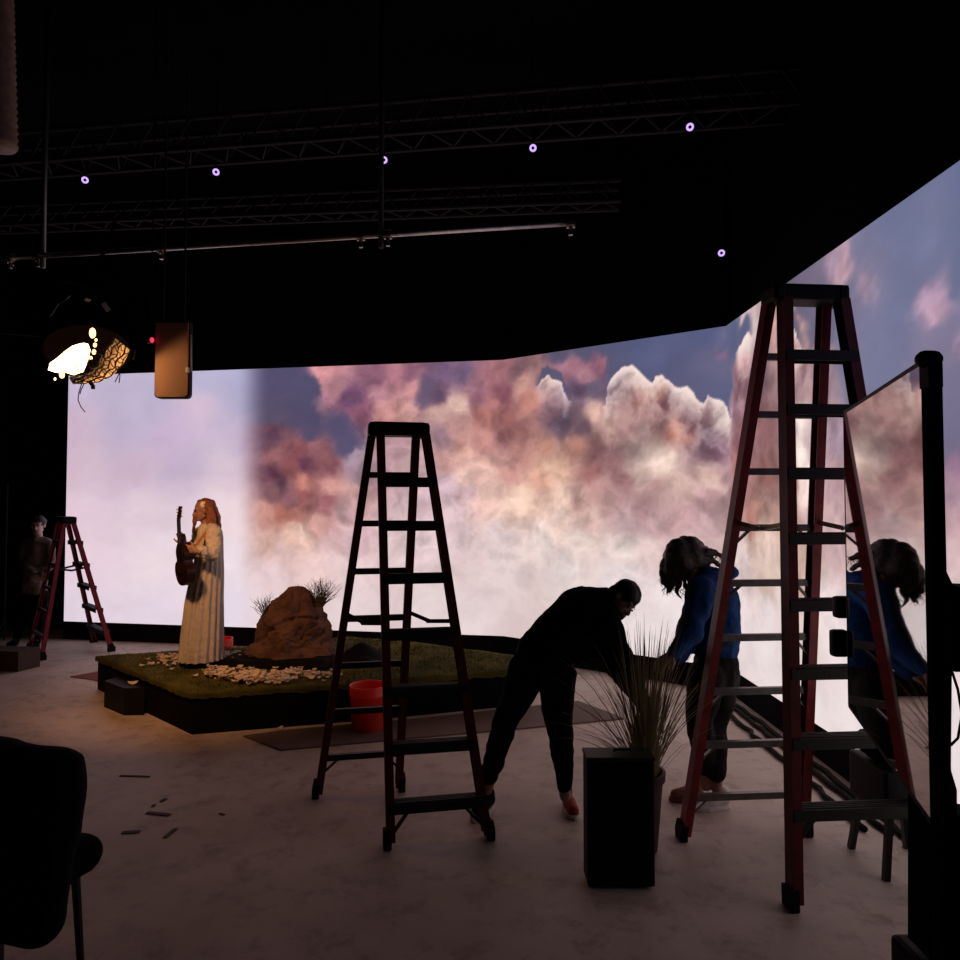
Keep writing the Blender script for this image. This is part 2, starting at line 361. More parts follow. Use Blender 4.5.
# cloud-top lines: (cm along, cm up), rim thickness, clear sky above
TOPS = [([(743, 269), (745, 288), (750, 300), (757, 305), (766, 310), (775, 309), (784, 300), (792, 291), (798, 289), (800, 294), (808, 295), (815, 292), (821, 282), (828, 279), (835, 280), (841, 273), (847, 263), (852, 262), (856, 269), (864, 265), (871, 261), (876, 253), (883, 242)], 0.13, 0.55),
    ([(655, 299), (661, 308), (668, 310), (678, 305), (687, 299), (690, 289), (696, 277)], 0.06, 0.14),
    ([(993, 291), (1001, 303), (1009, 317), (1015, 307), (1025, 289), (1033, 278)], 0.06, 0.2),
    ([(903, 305), (913, 310), (928, 318), (937, 312)], 0.12, 0.2)]
def sky(P):
    """picture shown on the LED wall: sunset clouds, P = (metres along the wall, metres up)"""
    C = np.array([[float(x) for x in t.split(',')] for t in TAB.split(';') if t])
    C[:, :2] /= 100
    U0 = 2.74
    sm = lambda x, a, b: (lambda t: t * t * (3 - 2 * t))(np.clip((x - a) / (b - a), 0, 1))
    warp = np.stack([fbm(P * 2.2, 11, 6, .62), fbm(P * 2.2 + 50, 23, 6, .62)], 1)
    L = shep(P + warp * .22, C[C[:, 0] < U0], .03, 1.8)
    R_ = C[C[:, 0] >= U0]
    keep = ~((R_[:, 2] >= 225) & (R_[:, 4] > 208) & (R_[:, 1] > 2.25)); R_ = R_[keep]
    blue = (R_[:, 4] > R_[:, 2] + 12)
    fld = np.concatenate([R_[:, :2], np.repeat(np.where(blue, 0., 1.)[:, None], 3, 1)], 1)
    Pw = P + warp * .20
    S = shep(Pw, R_[blue], .05, 1.6); Cl = shep(P + warp * .22, R_[~blue], .0045, 2.0)
    f = shep(Pw, fld, .012, 1.9)[:, 0]
    bil = .5 - np.abs(fbm(P * 4.2 + warp * 1.2, 71, 6, .55)) * 3.2          # cauliflower lumps
    det = fbm(P * np.array([3.0, 4.5]) + warp * 1.4, 41, 6, .6)
    f = f + bil * .15 + det * .42
    m = sm(f, .14, .86)
    rim = np.zeros(len(P))
    bump = (np.abs(fbm(P * 6.5, 91, 4, .5)) * .55 - .05)
    for poly, thick, sky_h in TOPS:
        d, w = edge_dist(P, poly); d = d - bump * .22 + det * .02
        near = w * sm(d, -sky_h, -sky_h * .6)
        m = m * (1 - near) + near * np.maximum(sm(d, -.012, .012), 0)
        rim = np.maximum(rim, near * sm(d, -.012, .012) * np.exp(-np.clip(d, 0, 9) / (thick * (.6 + 2.6 * np.clip(bil + .3 + det, 0, 1)))))
    amp = sm(P[:, 1], .2, 1.5)
    Cl = Cl * (1 + (det * .27 + (bil - .1) * .17) * (.22 + .78 * amp))[:, None]
    R = S * .93 * (1 - m[:, None]) * (1 + det[:, None] * .12) + Cl * m[:, None]
    R = R * (1 - .92 * rim[:, None]) + np.array([255, 242, 236]) * .92 * rim[:, None]
    g = R.mean(1)[:, None]; R = g + (R - g) * .82
    R = R + ((R - 178) * .14 - 7) * (amp * m)[:, None]; R = R * np.array([1, .995, .975])
    L = L * (1 + det[:, None] * .07)
    t = sm(P[:, 0], 2.5, 2.98)[:, None]
    c = np.clip((L * (1 - t) + R * t) * np.array([1, .97, .975]) / 255, 0, 1)
    return np.where(c <= .04045, c / 12.92, ((c + .055) / 1.055) ** 2.4)

m = bpy.data.materials.new('led_picture'); m.use_nodes = True
nt = m.node_tree; nt.nodes.clear()
at_ = nt.nodes.new('ShaderNodeAttribute'); at_.attribute_name = 'picture'
em = nt.nodes.new('ShaderNodeEmission'); ou = nt.nodes.new('ShaderNodeOutputMaterial')
em.inputs['Strength'].default_value = 1.0
nt.links.new(at_.outputs['Color'], em.inputs['Color']); nt.links.new(em.outputs[0], ou.inputs['Surface'])
M['led'] = m

led = thing('led_wall', (0, 8.6, 0), 'huge wraparound led wall showing a pink and blue sunset cloudscape', 'screen')
u0 = 0
for a, b, du in ((PA, PB, .0145), (PB, PC, .0145), (PC, PD, .026)):
    L = (b - a).length; nu = int(L / du); nv = 215
    us = np.linspace(0, L, nu + 1); vs_ = np.linspace(0, Z1 - Z0, nv + 1)
    UU, VV = np.meshgrid(us, vs_)
    P = np.stack([UU.ravel() + u0, VV.ravel()], 1)
    col = sky(P)
    d = (b - a).normalized()
    XYZ = np.stack([a.x + d.x * UU.ravel(), a.y + d.y * UU.ravel(), Z0 + VV.ravel()], 1) - np.array([0, 8.6, 0])
    me = bpy.data.meshes.new('display_panel')
    idx = np.arange((nu + 1) * (nv + 1)).reshape(nv + 1, nu + 1)
    fs = np.stack([idx[:-1, :-1].ravel(), idx[:-1, 1:].ravel(), idx[1:, 1:].ravel(), idx[1:, :-1].ravel()], 1)
    me.from_pydata(XYZ.tolist(), [], fs.tolist())
    ca = me.color_attributes.new('picture', 'FLOAT_COLOR', 'POINT')
    ca.data.foreach_set('color', np.concatenate([col, np.ones((len(col), 1))], 1).astype(np.float32).ravel())
    me.materials.append(M['led'])
    o = bpy.data.objects.new('display_panel', me); COL.objects.link(o); o.parent = led
    n = V((-d.y, d.x, 0))  # pointing away from the stage
    MB().bar(a + n * .06 + V((0, 0, (Z0 + Z1) / 2)), b + n * .06 + V((0, 0, (Z0 + Z1) / 2)), .10, Z1 - Z0, side=n).build('cabinet', M['black_plastic'], led)
    u0 += L
# black plinth below and black masking above the LED wall
k = 0
for a, b in ((PA, PB), (PB, PC), (PC, PD)):
    d = (b - a).normalized(); n = V((-d.y, d.x, 0)); k += 1
    struct('trim_%d' % k, MB().bar(a + n * .05 + V((0, 0, Z0 / 2)) , b + n * .05 + V((0, 0, Z0 / 2)), .11, Z0 - .004, side=n), M['black_cloth'])
    struct('trim_%d' % (k + 3), MB().bar(a + n * .09 + V((0, 0, (Z1 + 6) / 2 + .01)), b + n * .09 + V((0, 0, (Z1 + 6) / 2 + .01)), .05, 6 - Z1 - .03, side=n), M['black_paint'])

# ---- step ladders ---------------------------------------------------------------------
def step_ladder(q, Ht, zs, mats, label, hinge_z, ks=1.0, thw=None, zr=None, rearmat='step_grey'):
    cx, cy, th, sf, sr, wf, wr, wc = q
    tw = th if thw is None else thw
    w = V((math.cos(tw), math.sin(tw), 0)); fo = V((math.sin(tw), -math.cos(tw), 0)); f = V((math.sin(th), -math.cos(th), 0)); C = V((cx, cy, 0)); up = V((0, 0, 1))
    root = thing('step_ladder', C, label, 'ladder')
    rm, rr = M[mats[0]], M[mats[1]]
    top = Ht - .075
    def rail(s, front):
        W = wf if front else wr; S = f * sf if front else -f * sr
        foot = C + S + w * s * W / 2 + up * .03
        head = C + (f * .05 if front else -f * .05) + w * s * wc / 2 + up * top
        return foot, head
    R = {}
    for front in (True, False):
        for s in (-1, 1):
            a, b = rail(s, front); R[(front, s)] = (a, b)
            dd = (.078 if front else .068) * ks
            mb = MB().bar(a, b, .010, dd, side=w)
            # channel flanges turned inwards
            perp = (b - a).normalized().cross(w).normalized()
            for g in (-1, 1):
                mb.bar(a + perp * g * (dd / 2 - .004) - w * s * .02, b + perp * g * (dd / 2 - .004) - w * s * .02, .044 * ks, .007, side=w)
            r_ = mb.build('front_rail' if front else 'rear_rail', rm if front else rr, root)
            fm = MB().box(a - up * .0, (.045, .09, .06), Matrix((w, fo, up)).transposed(), bev=.008)
            fm.bar(a + up * .02, a + (b - a).normalized() * .065, .042, dd + .012, side=w)
            fm.build('foot', M['rubber'], root)
    def onrail(front, s, z):
        a, b = R[(front, s)]; t = (z - a.z) / (b.z - a.z); return a + (b - a) * t
    f_ = f; f = fo
    for i, z in enumerate(zs):
        a = onrail(True, -1, z); b = onrail(True, 1, z)
        mb = MB()
        mb.bar(a, b, .088, .012, side=f)
        mb.box  # tread with front and rear lips
        mb.bar(a + f * .042 - up * .02, b + f * .042 - up * .02, .006, .052, side=f)
        mb.bar(a - f * .042 - up * .02, b - f * .042 - up * .02, .006, .052, side=f)
        for g in (-.026, -.009, .009, .026): mb.bar(a + f * g + up * .008, b + f * g + up * .008, .006, .005, side=f)
        st = mb.build('step', M['step_unlit'], root)
        if i == 0:
            for s, p in ((-1, a), (1, b)):
                e = p - w * s * .14 - up * .02; g = onrail(True, s, z - .19)
                MB().bar(e, g, .028, .014, side=f).build('knee_brace', M['step_unlit'], root)
    for i, z in enumerate(zr or zs):
        a = onrail(False, -1, z); b = onrail(False, 1, z)
        mb = MB().bar(a, b, .03, .036, side=f)
        rg = mb.build('rear_rung', M[rearmat], root)
        if i == 0 or abs(z - hinge_z) < .26 and hinge_z > 1.5 or (hinge_z > 1.5 and z < 1.6):
            for s, p in ((-1, a), (1, b)):
                e = p - w * s * .12; g = onrail(False, s, z - .13)
                MB().bar(e, g, .024, .010, side=f).build('rear_brace', M[rearmat], root)
    for s in (-1, 1):
        a = onrail(True, s, hinge_z) - w * s * .02; b = onrail(False, s, hinge_z) - w * s * .02
        m_ = (a + b) / 2 - up * .03
        mb = MB().bar(a, m_, .006, .024, side=w).bar(m_, b, .006, .024, side=w)
        mb.cap(m_ - w * .012, .012, m_ + w * .012, .012)
        mb.build('spreader', M['alu'] if hinge_z > 1.5 else M['step_unlit'], root)
    Rm = Matrix((w, fo, up)).transposed()
    cp = MB().box(C + up * (Ht - .045), (wc + .06, .15, .07), Rm, bev=.012)
    cp.box(C + up * (Ht - .006), (wc + .0, .13, .014), Rm, bev=.004)
    for s in (-1, 1): cp.box(C + w * s * (wc / 2 + .0) + up * (Ht - .045), (.05, .16, .085), Rm, bev=.012)
    cp.build('top_cap', M['black_plastic'], root)
    return root
step_ladder((-.490, 4.155, .71, .412, .430, .565, .54, .305), 2.33, [.22, .52, .82, 1.125, 1.435, 1.735, 1.99], ('ladder_red_unlit', 'ladder_red_unlit'),
    'tall dark red ladder standing in the middle of the floor beside the bending person', 1.17, thw=.19, zr=[.25 + .295 * k for k in range(7)], rearmat='step_unlit')
step_ladder((1.66, 3.512, .457, .285, .441, .735, .715, .335), 2.95, [.437 + .315 * k for k in range(7)] + [2.60], ('ladder_red_unlit', 'ladder_red'),
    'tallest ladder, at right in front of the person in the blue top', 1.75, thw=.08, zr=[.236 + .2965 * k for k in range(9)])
step_ladder((-5.182, 8.688, 2.331, .438, .301, .775, .714, .30), 1.68, [.25 + .28 * k for k in range(5)], ('ladder_magenta', 'ladder_magenta'),
    'small crimson ladder at the far left edge of the screen wall', 1.05, ks=.66)

# ---- the turf stage -------------------------------------------------------------------
SZ = .33
stage = thing('stage_platform', (-1.6, 6.7, 0), 'low black platform topped with green turf in front of the screen', 'stage')
Sp = [(-3.8, 6.95), (-2.30, 5.60), (-.9, 5.98), (.42, 6.42), (.42, 6.92), (-.72, 7.62), (-1.5, 7.95), (-2.5, 7.35), (-3.1, 7.2)]
MB().prism(Sp, .0, SZ - .04).build('platform_skirt', M['black_cloth'], stage)
def turf():
    bm = bmesh.new()
    n = len(Sp); ring = []
    for i in range(n):
        a = V(Sp[i] + (0,)); b = V(Sp[(i + 1) % n] + (0,)); k = max(2, int((b - a).length / .05))
        for j in range(k): ring.append(a + (b - a) * j / k)
    c = V((-1.6, 6.7, 0)); rings = 26; vs = []
    for r in range(rings + 1):
        t = r / rings
        for p in ring:
            q = c + (p - c) * (t + (.012 if r == rings else 0))
            vs.append(V((q.x, q.y, SZ + .012 * noise.noise(q * 3) + .006 * noise.noise(q * 25))))
    for h in (.02, .05):
        for p in ring:
            q = c + (p - c) * 1.014; vs.append(V((q.x, q.y, SZ - h - .02 * noise.noise(q * 18))))
    N = len(ring); fs = []
    for r in range(rings + 2):
        for k in range(N):
            k2 = (k + 1) % N
            if r == 0: fs.append((N + k, N + k2, k)) if k % 1 == 0 else None
            else: fs.append((r * N + k, (r + 1) * N + k, (r + 1) * N + k2, r * N + k2))
    mb = MB().add(vs, fs); o = mb.build('turf_cover', M['turf'], stage, smooth=True); recalc(o)
turf()
def blades(name, m, parent, pts, h0, h1, w, lean, seg=3, curl=.3, label=None):
    mb = MB()
    for p in pts:
        p = V(p); h = random.uniform(h0, h1); a = random.uniform(0, 6.283); l = random.uniform(0, lean)
        d = V((math.cos(a) * l, math.sin(a) * l, 1)).normalized(); s = V((-math.sin(a + .7), math.cos(a + .7), 0)) * w
        vs = []
        for i in range(seg + 1):
            t = i / seg; q = p + d * h * t + V((math.cos(a), math.sin(a), -.5)) * (curl * l * h * t * t)
            vs += [q - s * (1 - t * .9), q + s * (1 - t * .9)]
        mb.add(vs, [(2 * i, 2 * i + 1, 2 * i + 3, 2 * i + 2) for i in range(seg)])
    return mb.build(name, m, parent)
def inpoly(x, y, P):
    c = False; j = len(P) - 1
    for i in range(len(P)):
        if (P[i][1] > y) != (P[j][1] > y) and x < (P[j][0] - P[i][0]) * (y - P[i][1]) / (P[j][1] - P[i][1]) + P[i][0]: c = not c
        j = i
    return c
pts = []
while len(pts) < 9000:
    x = random.uniform(-3.8, .45); y = random.uniform(5.6, 7.95)
    if inpoly(x, y, Sp): pts.append((x, y, SZ - .005))
tag(blades('turf_pile', M['turf'], stage, pts, .015, .035, .004, .8, 2), kind='stuff')

# step block in front of the stage
a = onz(104, 707); b = onz(124, 715.5); c = onz(150, 713)
poly = [(a.x, a.y), (b.x, b.y), (-2.93, 6.11), (-3.37, 6.51)]
tag(MB().prism(poly, 0, .235).build('step_block', M['black_plastic']), 'black step block against the left front side of the turf platform', 'step')
# low dark platform at far left
a = onz(18, 672); b = onz(40, 666.5)
tag(MB().prism([(a.x, a.y), (b.x, b.y), (b.x - 1, b.y + .15), (a.x - 1, a.y + .15)], 0, .22).build('riser_box', M['dark_box']), 'low dark wooden box on the floor at far left, before the small ladder', 'box')

# brown sheet of board lying in front of the stage
bp_ = [onz(243, 737), onz(281, 751), onz(380, 742), onz(525, 729), onz(624, 719.5), onz(600, 710), onz(578, 702), onz(460, 706), onz(330, 727)]
bp_ = [(p.x, p.y) for p in bp_]
bp_[-2] = (-.55, 5.98); bp_[-1] = (-1.6, 5.68)
tag(MB().prism(bp_, .0005, .012).build('floor_board', M['mat']), 'thin brown board lying flat on the floor along the front of the platform', 'board')

# ---- rock -----------------------------------------------------------------------------
def lerp(tab, t):
    for i in range(len(tab) - 1):
        if t <= tab[i + 1][0]:
            a, b = tab[i], tab[i + 1]; k = (t - a[0]) / (b[0] - a[0] + 1e-9); return a[1] + (b[1] - a[1]) * k
    return tab[-1][1]
RY = 6.85; rp = F / RY
LT = [(0, 242), (.12, 247), (.3, 253), (.5, 259), (.65, 266), (.8, 273), (.92, 281), (1, 287)]
RT = [(0, 345), (.12, 337), (.3, 331), (.5, 328), (.65, 326), (.8, 320), (.92, 316), (1, 309)]
rock = MB(); vs = []; fs = []; nr, nc = 130, 220; Hh = .67
for i in range(nr + 1):
    t = i / nr; zt = min(1, t / .93)
    l, r = lerp(LT, zt), lerp(RT, zt)
    sh = 1.0 if t < .93 else math.cos((t - .93) / .07 * math.pi / 2) ** .6
    cx = ((l + r) / 2 - 480) / rp; hw = (r - l) / 2 / rp * sh
    for k in range(nc):
        a = 2 * math.pi * k / nc
        z = Hh * (zt if t < .93 else 1 + .03 * math.sin((t - .93) / .07 * math.pi / 2))
        p = V((cx + hw * math.cos(a), RY + hw * .8 * math.sin(a) + .05 * (1 - zt), z))
        nn = V((math.cos(a), math.sin(a), .3))
        q = p * 1.0
        rid = 1 - abs(noise.noise(q * 2.6 + V((3, 1, 2)))) * 2
        dsp = .05 * noise.noise(q * 2.2) + .045 * (rid - .6) + .022 * noise.noise(q * 7) + .014 * noise.noise(q * 16) + .008 * noise.noise(q * 34) + .02 * min(0, abs(noise.noise(q * 5 + V((9, 2, 4)))) - .12) * 6 - .03 * max(0, 1 - abs(noise.noise(V((q.x * 2.2 + q.z * 1.2, q.y, q.z * 3.2 - q.x)))) * 9)
        p += nn * dsp * min(1, sh + .2)
        vs.append(V((p.x, p.y, SZ + .005 + max(0, p.z + (.05 * noise.noise(q * 3.1) if zt > .6 else 0)))))
for i in range(nr):
    for k in range(nc):
        k2 = (k + 1) % nc; fs.append((i * nc + k, i * nc + k2, (i + 1) * nc + k2, (i + 1) * nc + k))
fs.append(tuple(range(nc - 1, -1, -1))); fs.append(tuple(nr * nc + k for k in range(nc)))
rk = tag(rock.add(vs, fs).build('boulder', M['rock'], smooth=True), 'rough brown boulder on the turf platform with dry twigs at both sides', 'rock')
def tuft(px, py, Y, n, h0, h1, label, lean=1.2):
    c = at(px, py, Y)
    root = thing('dry_grass_tuft', c, label, 'grass')
    mb = MB()
    for i in range(n):
        a = random.uniform(0, 6.28); l = random.uniform(.1, lean); h = random.uniform(h0, h1)
        d = V((math.cos(a) * l, math.sin(a) * l * .6, 1)).normalized()
        pts = []; p = c.copy() + V((random.uniform(-.04, .04), random.uniform(-.03, .03), 0))
        for s in range(5):
            pts.append(p.copy()); p = p + d * h / 4; d = (d + V((random.uniform(-.3, .3), random.uniform(-.2, .2), random.uniform(-.15, .05)))).normalized()
        mb.tube(pts, [.0036, .0031, .0024, .0018, .0010], 4)
        for s in (2, 3):
            e = pts[s] + V((random.uniform(-.06, .06), random.uniform(-.04, .04), random.uniform(.0, .07))); mb.tube([pts[s], e], [.0018, .001], 3)
    mb.build('twigs', M['dry_grass'], root)
tuft(266, 618, 6.80, 44, .12, .28, 'dry twig tuft on the left shoulder of the boulder')
tuft(320, 606, 6.85, 84, .12, .32, 'taller dry twig tuft on the right shoulder of the boulder')
# black sheet gathered round the foot of the boulder
vs = []; nx, ny = 70, 26
x0, x1, y0, y1 = -2.5, -.93, 6.33, 7.05
def sheet_h(x, y):
    ex = min((x - x0), (x1 - x)) / .12; ey = min((y - y0), (y1 - y)) / .1; e = max(0, min(1, ex, ey))
    pk = .11 * math.exp(-((x + 1.16) / .12) ** 2 - ((y - 6.75) / .2) ** 2)
    return .006 + e * (.03 + .03 * abs(noise.noise(V((x * 5, y * 5, 1)))) + .02 * abs(noise.noise(V((x * 12, y * 9, 4))))) + pk
for z_ in (1, 0):
    for j in range(ny + 1):
        for i in range(nx + 1):
            x = x0 + (x1 - x0) * i / nx; y = y0 + (y1 - y0) * j / ny
            wob = .05 * noise.noise(V((x * 3, y * 3, 9)))
            yy = y + wob + .18 * (1 - math.sin(math.pi * min(1, max(0, (x - x0) / (x1 - x0))))) * (1 - j / ny)
            vs.append(V((x, yy, SZ + .012 + sheet_h(x, y) * z_ )))
fs = []; W = nx + 1; N = W * (ny + 1)
for j in range(ny):
    for i in range(nx):
        q = (j * W + i, j * W + i + 1, (j + 1) * W + i + 1, (j + 1) * W + i); fs.append(q); fs.append(tuple(N + k for k in reversed(q)))
for i in range(nx): fs += [(i + 1, i, N + i, N + i + 1), (ny * W + i, ny * W + i + 1, N + ny * W + i + 1, N + ny * W + i)]
for j in range(ny): fs += [(j * W, (j + 1) * W, N + (j + 1) * W, N + j * W), ((j + 1) * W + nx, j * W + nx, N + j * W + nx, N + (j + 1) * W + nx)]
tag(MB().add(vs, fs).build('ground_sheet', M['black_cloth'], smooth=True), 'crumpled black sheet gathered on the turf around the foot of the boulder', 'cloth')

# ---- petals ---------------------------------------------------------------------------
def petal_geo(mb, c, s, a, tilt, R0=None):
    R = Matrix.Rotation(a, 3, 'Z') @ Matrix.Rotation(tilt, 3, 'X'); vs = []
    n = 8; vs.append(R @ V((0, 0, .12 * s)) )
    for k in range(n):
        t = 2 * math.pi * k / n; vs.append(R @ V((s * math.cos(t), s * .62 * math.sin(t) * (1 + .3 * math.cos(t)), s * .22 * math.cos(2 * t))))
    vs += [v + V((0, 0, -.004)) for v in vs[:]]
    zmin = min(v.z for v in vs)
    vs = [v + V(c) + V((0, 0, -zmin)) for v in vs]
    m_ = n + 1
    fs = [(0, 1 + k, 1 + (k + 1) % n) for k in range(n)] + [(m_, m_ + 1 + (k + 1) % n, m_ + 1 + k) for k in range(n)]
    fs += [(1 + k, m_ + 1 + k, m_ + 1 + (k + 1) % n, 1 + (k + 1) % n) for k in range(n)]
    mb.add(vs, fs)
def inell(cx, cy, rx, ry):
    a = random.uniform(0, 6.283); r = math.sqrt(random.random()); return cx + rx * r * math.cos(a), cy + ry * r * math.sin(a)
heap = MB()
PZ = SZ + .014
areas = [(232, 675, 28, 6, 120), (262, 680, 34, 5, 150), (297, 675, 24, 3, 45), (228, 658, 15, 4.5, 60), (168, 659.5, 11, 3, 30), (330, 676, 12, 2, 16), (215, 672, 12, 3, 26)]
for cx, cy, rx, ry, n in areas:
    for i in range(n):
        x, y = inell(cx, cy, rx, ry); p = onz(x, y, PZ)
        petal_geo(heap, p + V((0, 0, random.random() ** 2 * .04)), random.uniform(.016, .034), random.uniform(0, 6.28), random.uniform(-.7, .7))
tag(heap.build('petal_heap', M['petal']), 'drifts of pale peach petals strewn on the turf around the singer in the gown', 'petals', kind='stuff')
for i in range(46):
    x, y = random.choice([inell(178, 662, 28, 7), inell(245, 676, 60, 9), inell(160, 664, 22, 8), inell(320, 678, 20, 5)])
    p = onz(x, y, PZ)
    if not inpoly(p.x, p.y, Sp): continue
    mb = MB(); petal_geo(mb, p, random.uniform(.022, .04), random.uniform(0, 6.28), random.uniform(-.3, .3))
    tag(mb.build('fallen_petal', M['petal']), 'loose pale petal lying on the turf of the platform', 'petal', 'loose petals on the turf')
mb = MB(); petal_geo(mb, onz(133, 684, .236), .045, .3, .2); tag(mb.build('fallen_petal', M['petal']), 'single large petal lying on the black step block', 'petal')
for i, (x, y) in enumerate(((274, 727), (280, 729), (294, 725))):
    mb = MB(); petal_geo(mb, onz(x, y, .002), .03, i, .2); o = mb.build('fallen_petal', M['petal'])
    tag(o, 'loose petal on the floor in front of the platform', 'petal', 'loose petals on the floor')

# ---- buckets --------------------------------------------------------------------------
def bucket(c, label, s=1):
    c = V(c); root = thing('bucket', c, label, 'bucket', None)
    R0, R1, h = .13 * s, .148 * s, .365 * s
    mb = MB().lathe([(R0 - .01, .0), (R0, .004), (R1 - .004, h * .78), (R1 + .004, h * .79), (R1 + .004, h * .81), (R1 - .002, h * .82), (R1 + .005, h * .86), (R1, h * .88), (R1 + .006, h * .92), (R1, h * .94), (R1 + .006, h * .985), (R1 + .004, h), (R1 - .003, h), (R1 - .006, h * .95), (R0 - .004, .008), (.001, .008)], c, 40)
    mb.build('pail', M['bucket'], root, smooth=True)
    hp = [c + V((math.cos(a) * (R1 + .012), -.05 - .08 * math.sin(a), h * .9 - .17 * math.sin(a))) for a in [math.pi * k / 16 for k in range(17)]]
    MB().tube(hp, .003, 6).build('handle', M['wire'], root)
bucket(onz(367, 731.5) + V((0, .05, 0)), 'orange-red plastic bucket on the floor behind the middle ladder')
bucket((-2.87, 7.66, 0), 'red bucket behind the platform, half hidden by the singer in the gown')

# flat red-brown patch and scraps on the floor
a, b, c = onz(70, 677), onz(104, 671), onz(104, 682)
vs = [a, c, V((c.x + .1, c.y + .15, 0)), b]
tag(MB().prism([(p.x, p.y) for p in vs], .001, .008).build('floor_patch', M['rust_patch']), 'flat rust red patch on the floor beside the left end of the platform', 'cloth')
scr = [((147, 813), (170, 815.5), .03), ((122, 833), (140, 832), .03), ((165, 838), (176, 829), .025), ((152, 806), (155, 806), .03), ((161, 802), (166, 799), .025), ((221, 815), (223, 814), .04), ((120, 776), (150, 777), .02)]
sl = ['long dark strip of tape on the floor at lower left', 'short dark tape scrap left of the slanting one at the bottom', 'slanting dark tape scrap near the bottom left', 'tiny dark scrap just above the long tape strip', 'dark scrap farthest above the long tape strip', 'small round dark scrap right of the long tape strip', 'thin faint tape strip on the floor before the step block']
for (p, q, w_), l in zip(scr, sl):
    tag(MB().bar(onz(*p) + V((0, 0, .003)), onz(*q) + V((0, 0, .003)), w_, .004, side=(0, 1, 0)).build('tape_scrap', M['tape']), l, 'tape')

# ---- black case, pot and tall grass in the foreground -----------------------------------
c = thing('equipment_case', (.64, 3.44, 0), 'black upright case on the floor in front of the potted grass', 'case')
MB().box((.678, 3.45, .31), (.325, .14, .60), bev=.012).build('case_body', M['black_plastic'], c)
MB().box((.678, 3.45, .615), (.332, .146, .018), bev=.004).build('lid', M['black_metal'], c)
MB().tube([(.66, 3.45, .627), (.66, 3.45, .638), (.74, 3.45, .638), (.74, 3.45, .627)], .005, 6).build('handle', M['black_metal'], c)
pc = V((.845, 3.78, 0)); gc = V((.895, 3.78, 0))
pot = thing('potted_grass', pc, 'tall ornamental grass in a dark pot behind the black case', 'plant')
MB().lathe([(.10, 0), (.105, .005), (.135, .37), (.147, .372), (.15, .415), (.135, .417), (.13, .38), (.001, .375)], pc, 36).build('pot', M['pot_mat'], pot, smooth=False)
MB().lathe([(.128, .36), (.122, .385), (.001, .39)], pc, 24).build('soil', M['black_cloth'], pot)
mb = MB()
for i in range(270):
    a = random.uniform(0, 6.283); l = abs(random.gauss(0, .3)) ; h = random.uniform(.45, .90) if random.random() < .8 else random.uniform(.3, .5)
    if i < 24: l = random.uniform(.55, 1.0); a = random.gauss(3.1, .5); h = random.uniform(.45, .62)
    p = gc + V((math.cos(a) * random.uniform(0, .055), math.sin(a) * random.uniform(0, .07), .37)); d = V((math.cos(a) * l, math.sin(a) * l, 1)).normalized()
    s = V((math.cos(a + 1.57), math.sin(a + 1.57), 0)) * .0032; vs = []
    if random.random() < .5: s = V((.003, 0, 0))
    n = 6
    for k in range(n + 1):
        t = k / n; q = p + d * h * t + V((math.cos(a), math.sin(a), -.9)) * (.35 * l * h * t * t * t); w_ = (1 - t) ** .5 + .12
        vs += [q - s * w_, q + s * w_]
    mb.add(vs, [(2 * k, 2 * k + 1, 2 * k + 3, 2 * k + 2) for k in range(n)])
mb.build('foliage', M['grass'], pot)

# dark upholstered chair back close to the camera at lower left
ch = thing('padded_chair', (-1.9, 2.35, 0), 'black padded chair seen from behind at the lower left corner', 'chair')
def cushion(c, size, R, name, vox=.02):
    o = MB().box(c, size, R, bev=min(size) * .45).build(name, M['blackwear'], ch, smooth=True); return remesh(o, vox, 6, lambda c, n: n * (.012 * noise.noise(c * 9) + .02 * noise.noise(c * 3)))
cushion(V((-1.70, 2.30, .80)), (.84, .16, .62), Matrix.Rotation(-.18, 3, 'Z') @ Matrix.Rotation(.12, 3, 'Y'), 'backrest')
cushion(V((-1.88, 2.62, .46)), (.66, .6, .14), Matrix.Rotation(-.18, 3, 'Z'), 'seat')
for sx in (-1, 1):
    for sy in (-1, 1):
        MB().tube([(-1.86 + sx * .26, 2.6 + sy * .24, 0), (-1.86 + sx * .24, 2.6 + sy * .22, .42)], [.014, .018], 8).build('leg', M['black_metal'], ch)
    MB().tube([(-1.86 + sx * .3, 2.34, .42), (-1.84 + sx * .28, 2.32, .75)], .016, 8).build('back_support', M['black_metal'], ch)

# ---- glossy display panel on a post at right ---------------------------------------------
phi = math.radians(18); md_ = V((math.sin(phi), math.cos(phi), 0)); mn = V((-md_.y, md_.x, 0))
far = V((1.211, 2.3, 0)); near = far - md_ * .882
zb, zt = 1.185, 2.15
disp = thing('display_stand', near + md_ * .0, 'large switched off glossy display panel on a black post mirroring the cloudscape', 'display screen')
ctr = (far + near) / 2 + V((0, 0, (zb + zt) / 2))
Rm = Matrix((md_, mn, V((0, 0, 1)))).transposed()
gl = bpy.data.materials.new('dark_gloss_glass'); gl.use_nodes = True
b_ = gl.node_tree.nodes['Principled BSDF']; b_.inputs['Base Color'].default_value = (.62, .58, .58, 1); b_.inputs['Metallic'].default_value = 1; b_.inputs['Roughness'].default_value = .02
MB().box(ctr - mn * .004, (.882, .008, zt - zb), Rm).build('glass_front', gl, disp)
MB().box(ctr - mn * .024, (.878, .030, zt - zb - .01), Rm, bev=.008).build('rear_shell', M['black_plastic'], disp)
bz = MB()
z0_, z1_ = V((0, 0, zb)), V((0, 0, zt))
bz.bar(near + z1_ - mn * .006, far + z1_ - mn * .006, .014, .010, side=mn).bar(near + z0_ - mn * .006, far + z0_ - mn * .006, .014, .010, side=mn).bar(far + z0_ - mn * .006, far + z1_ - mn * .006, .014, .008, side=mn)
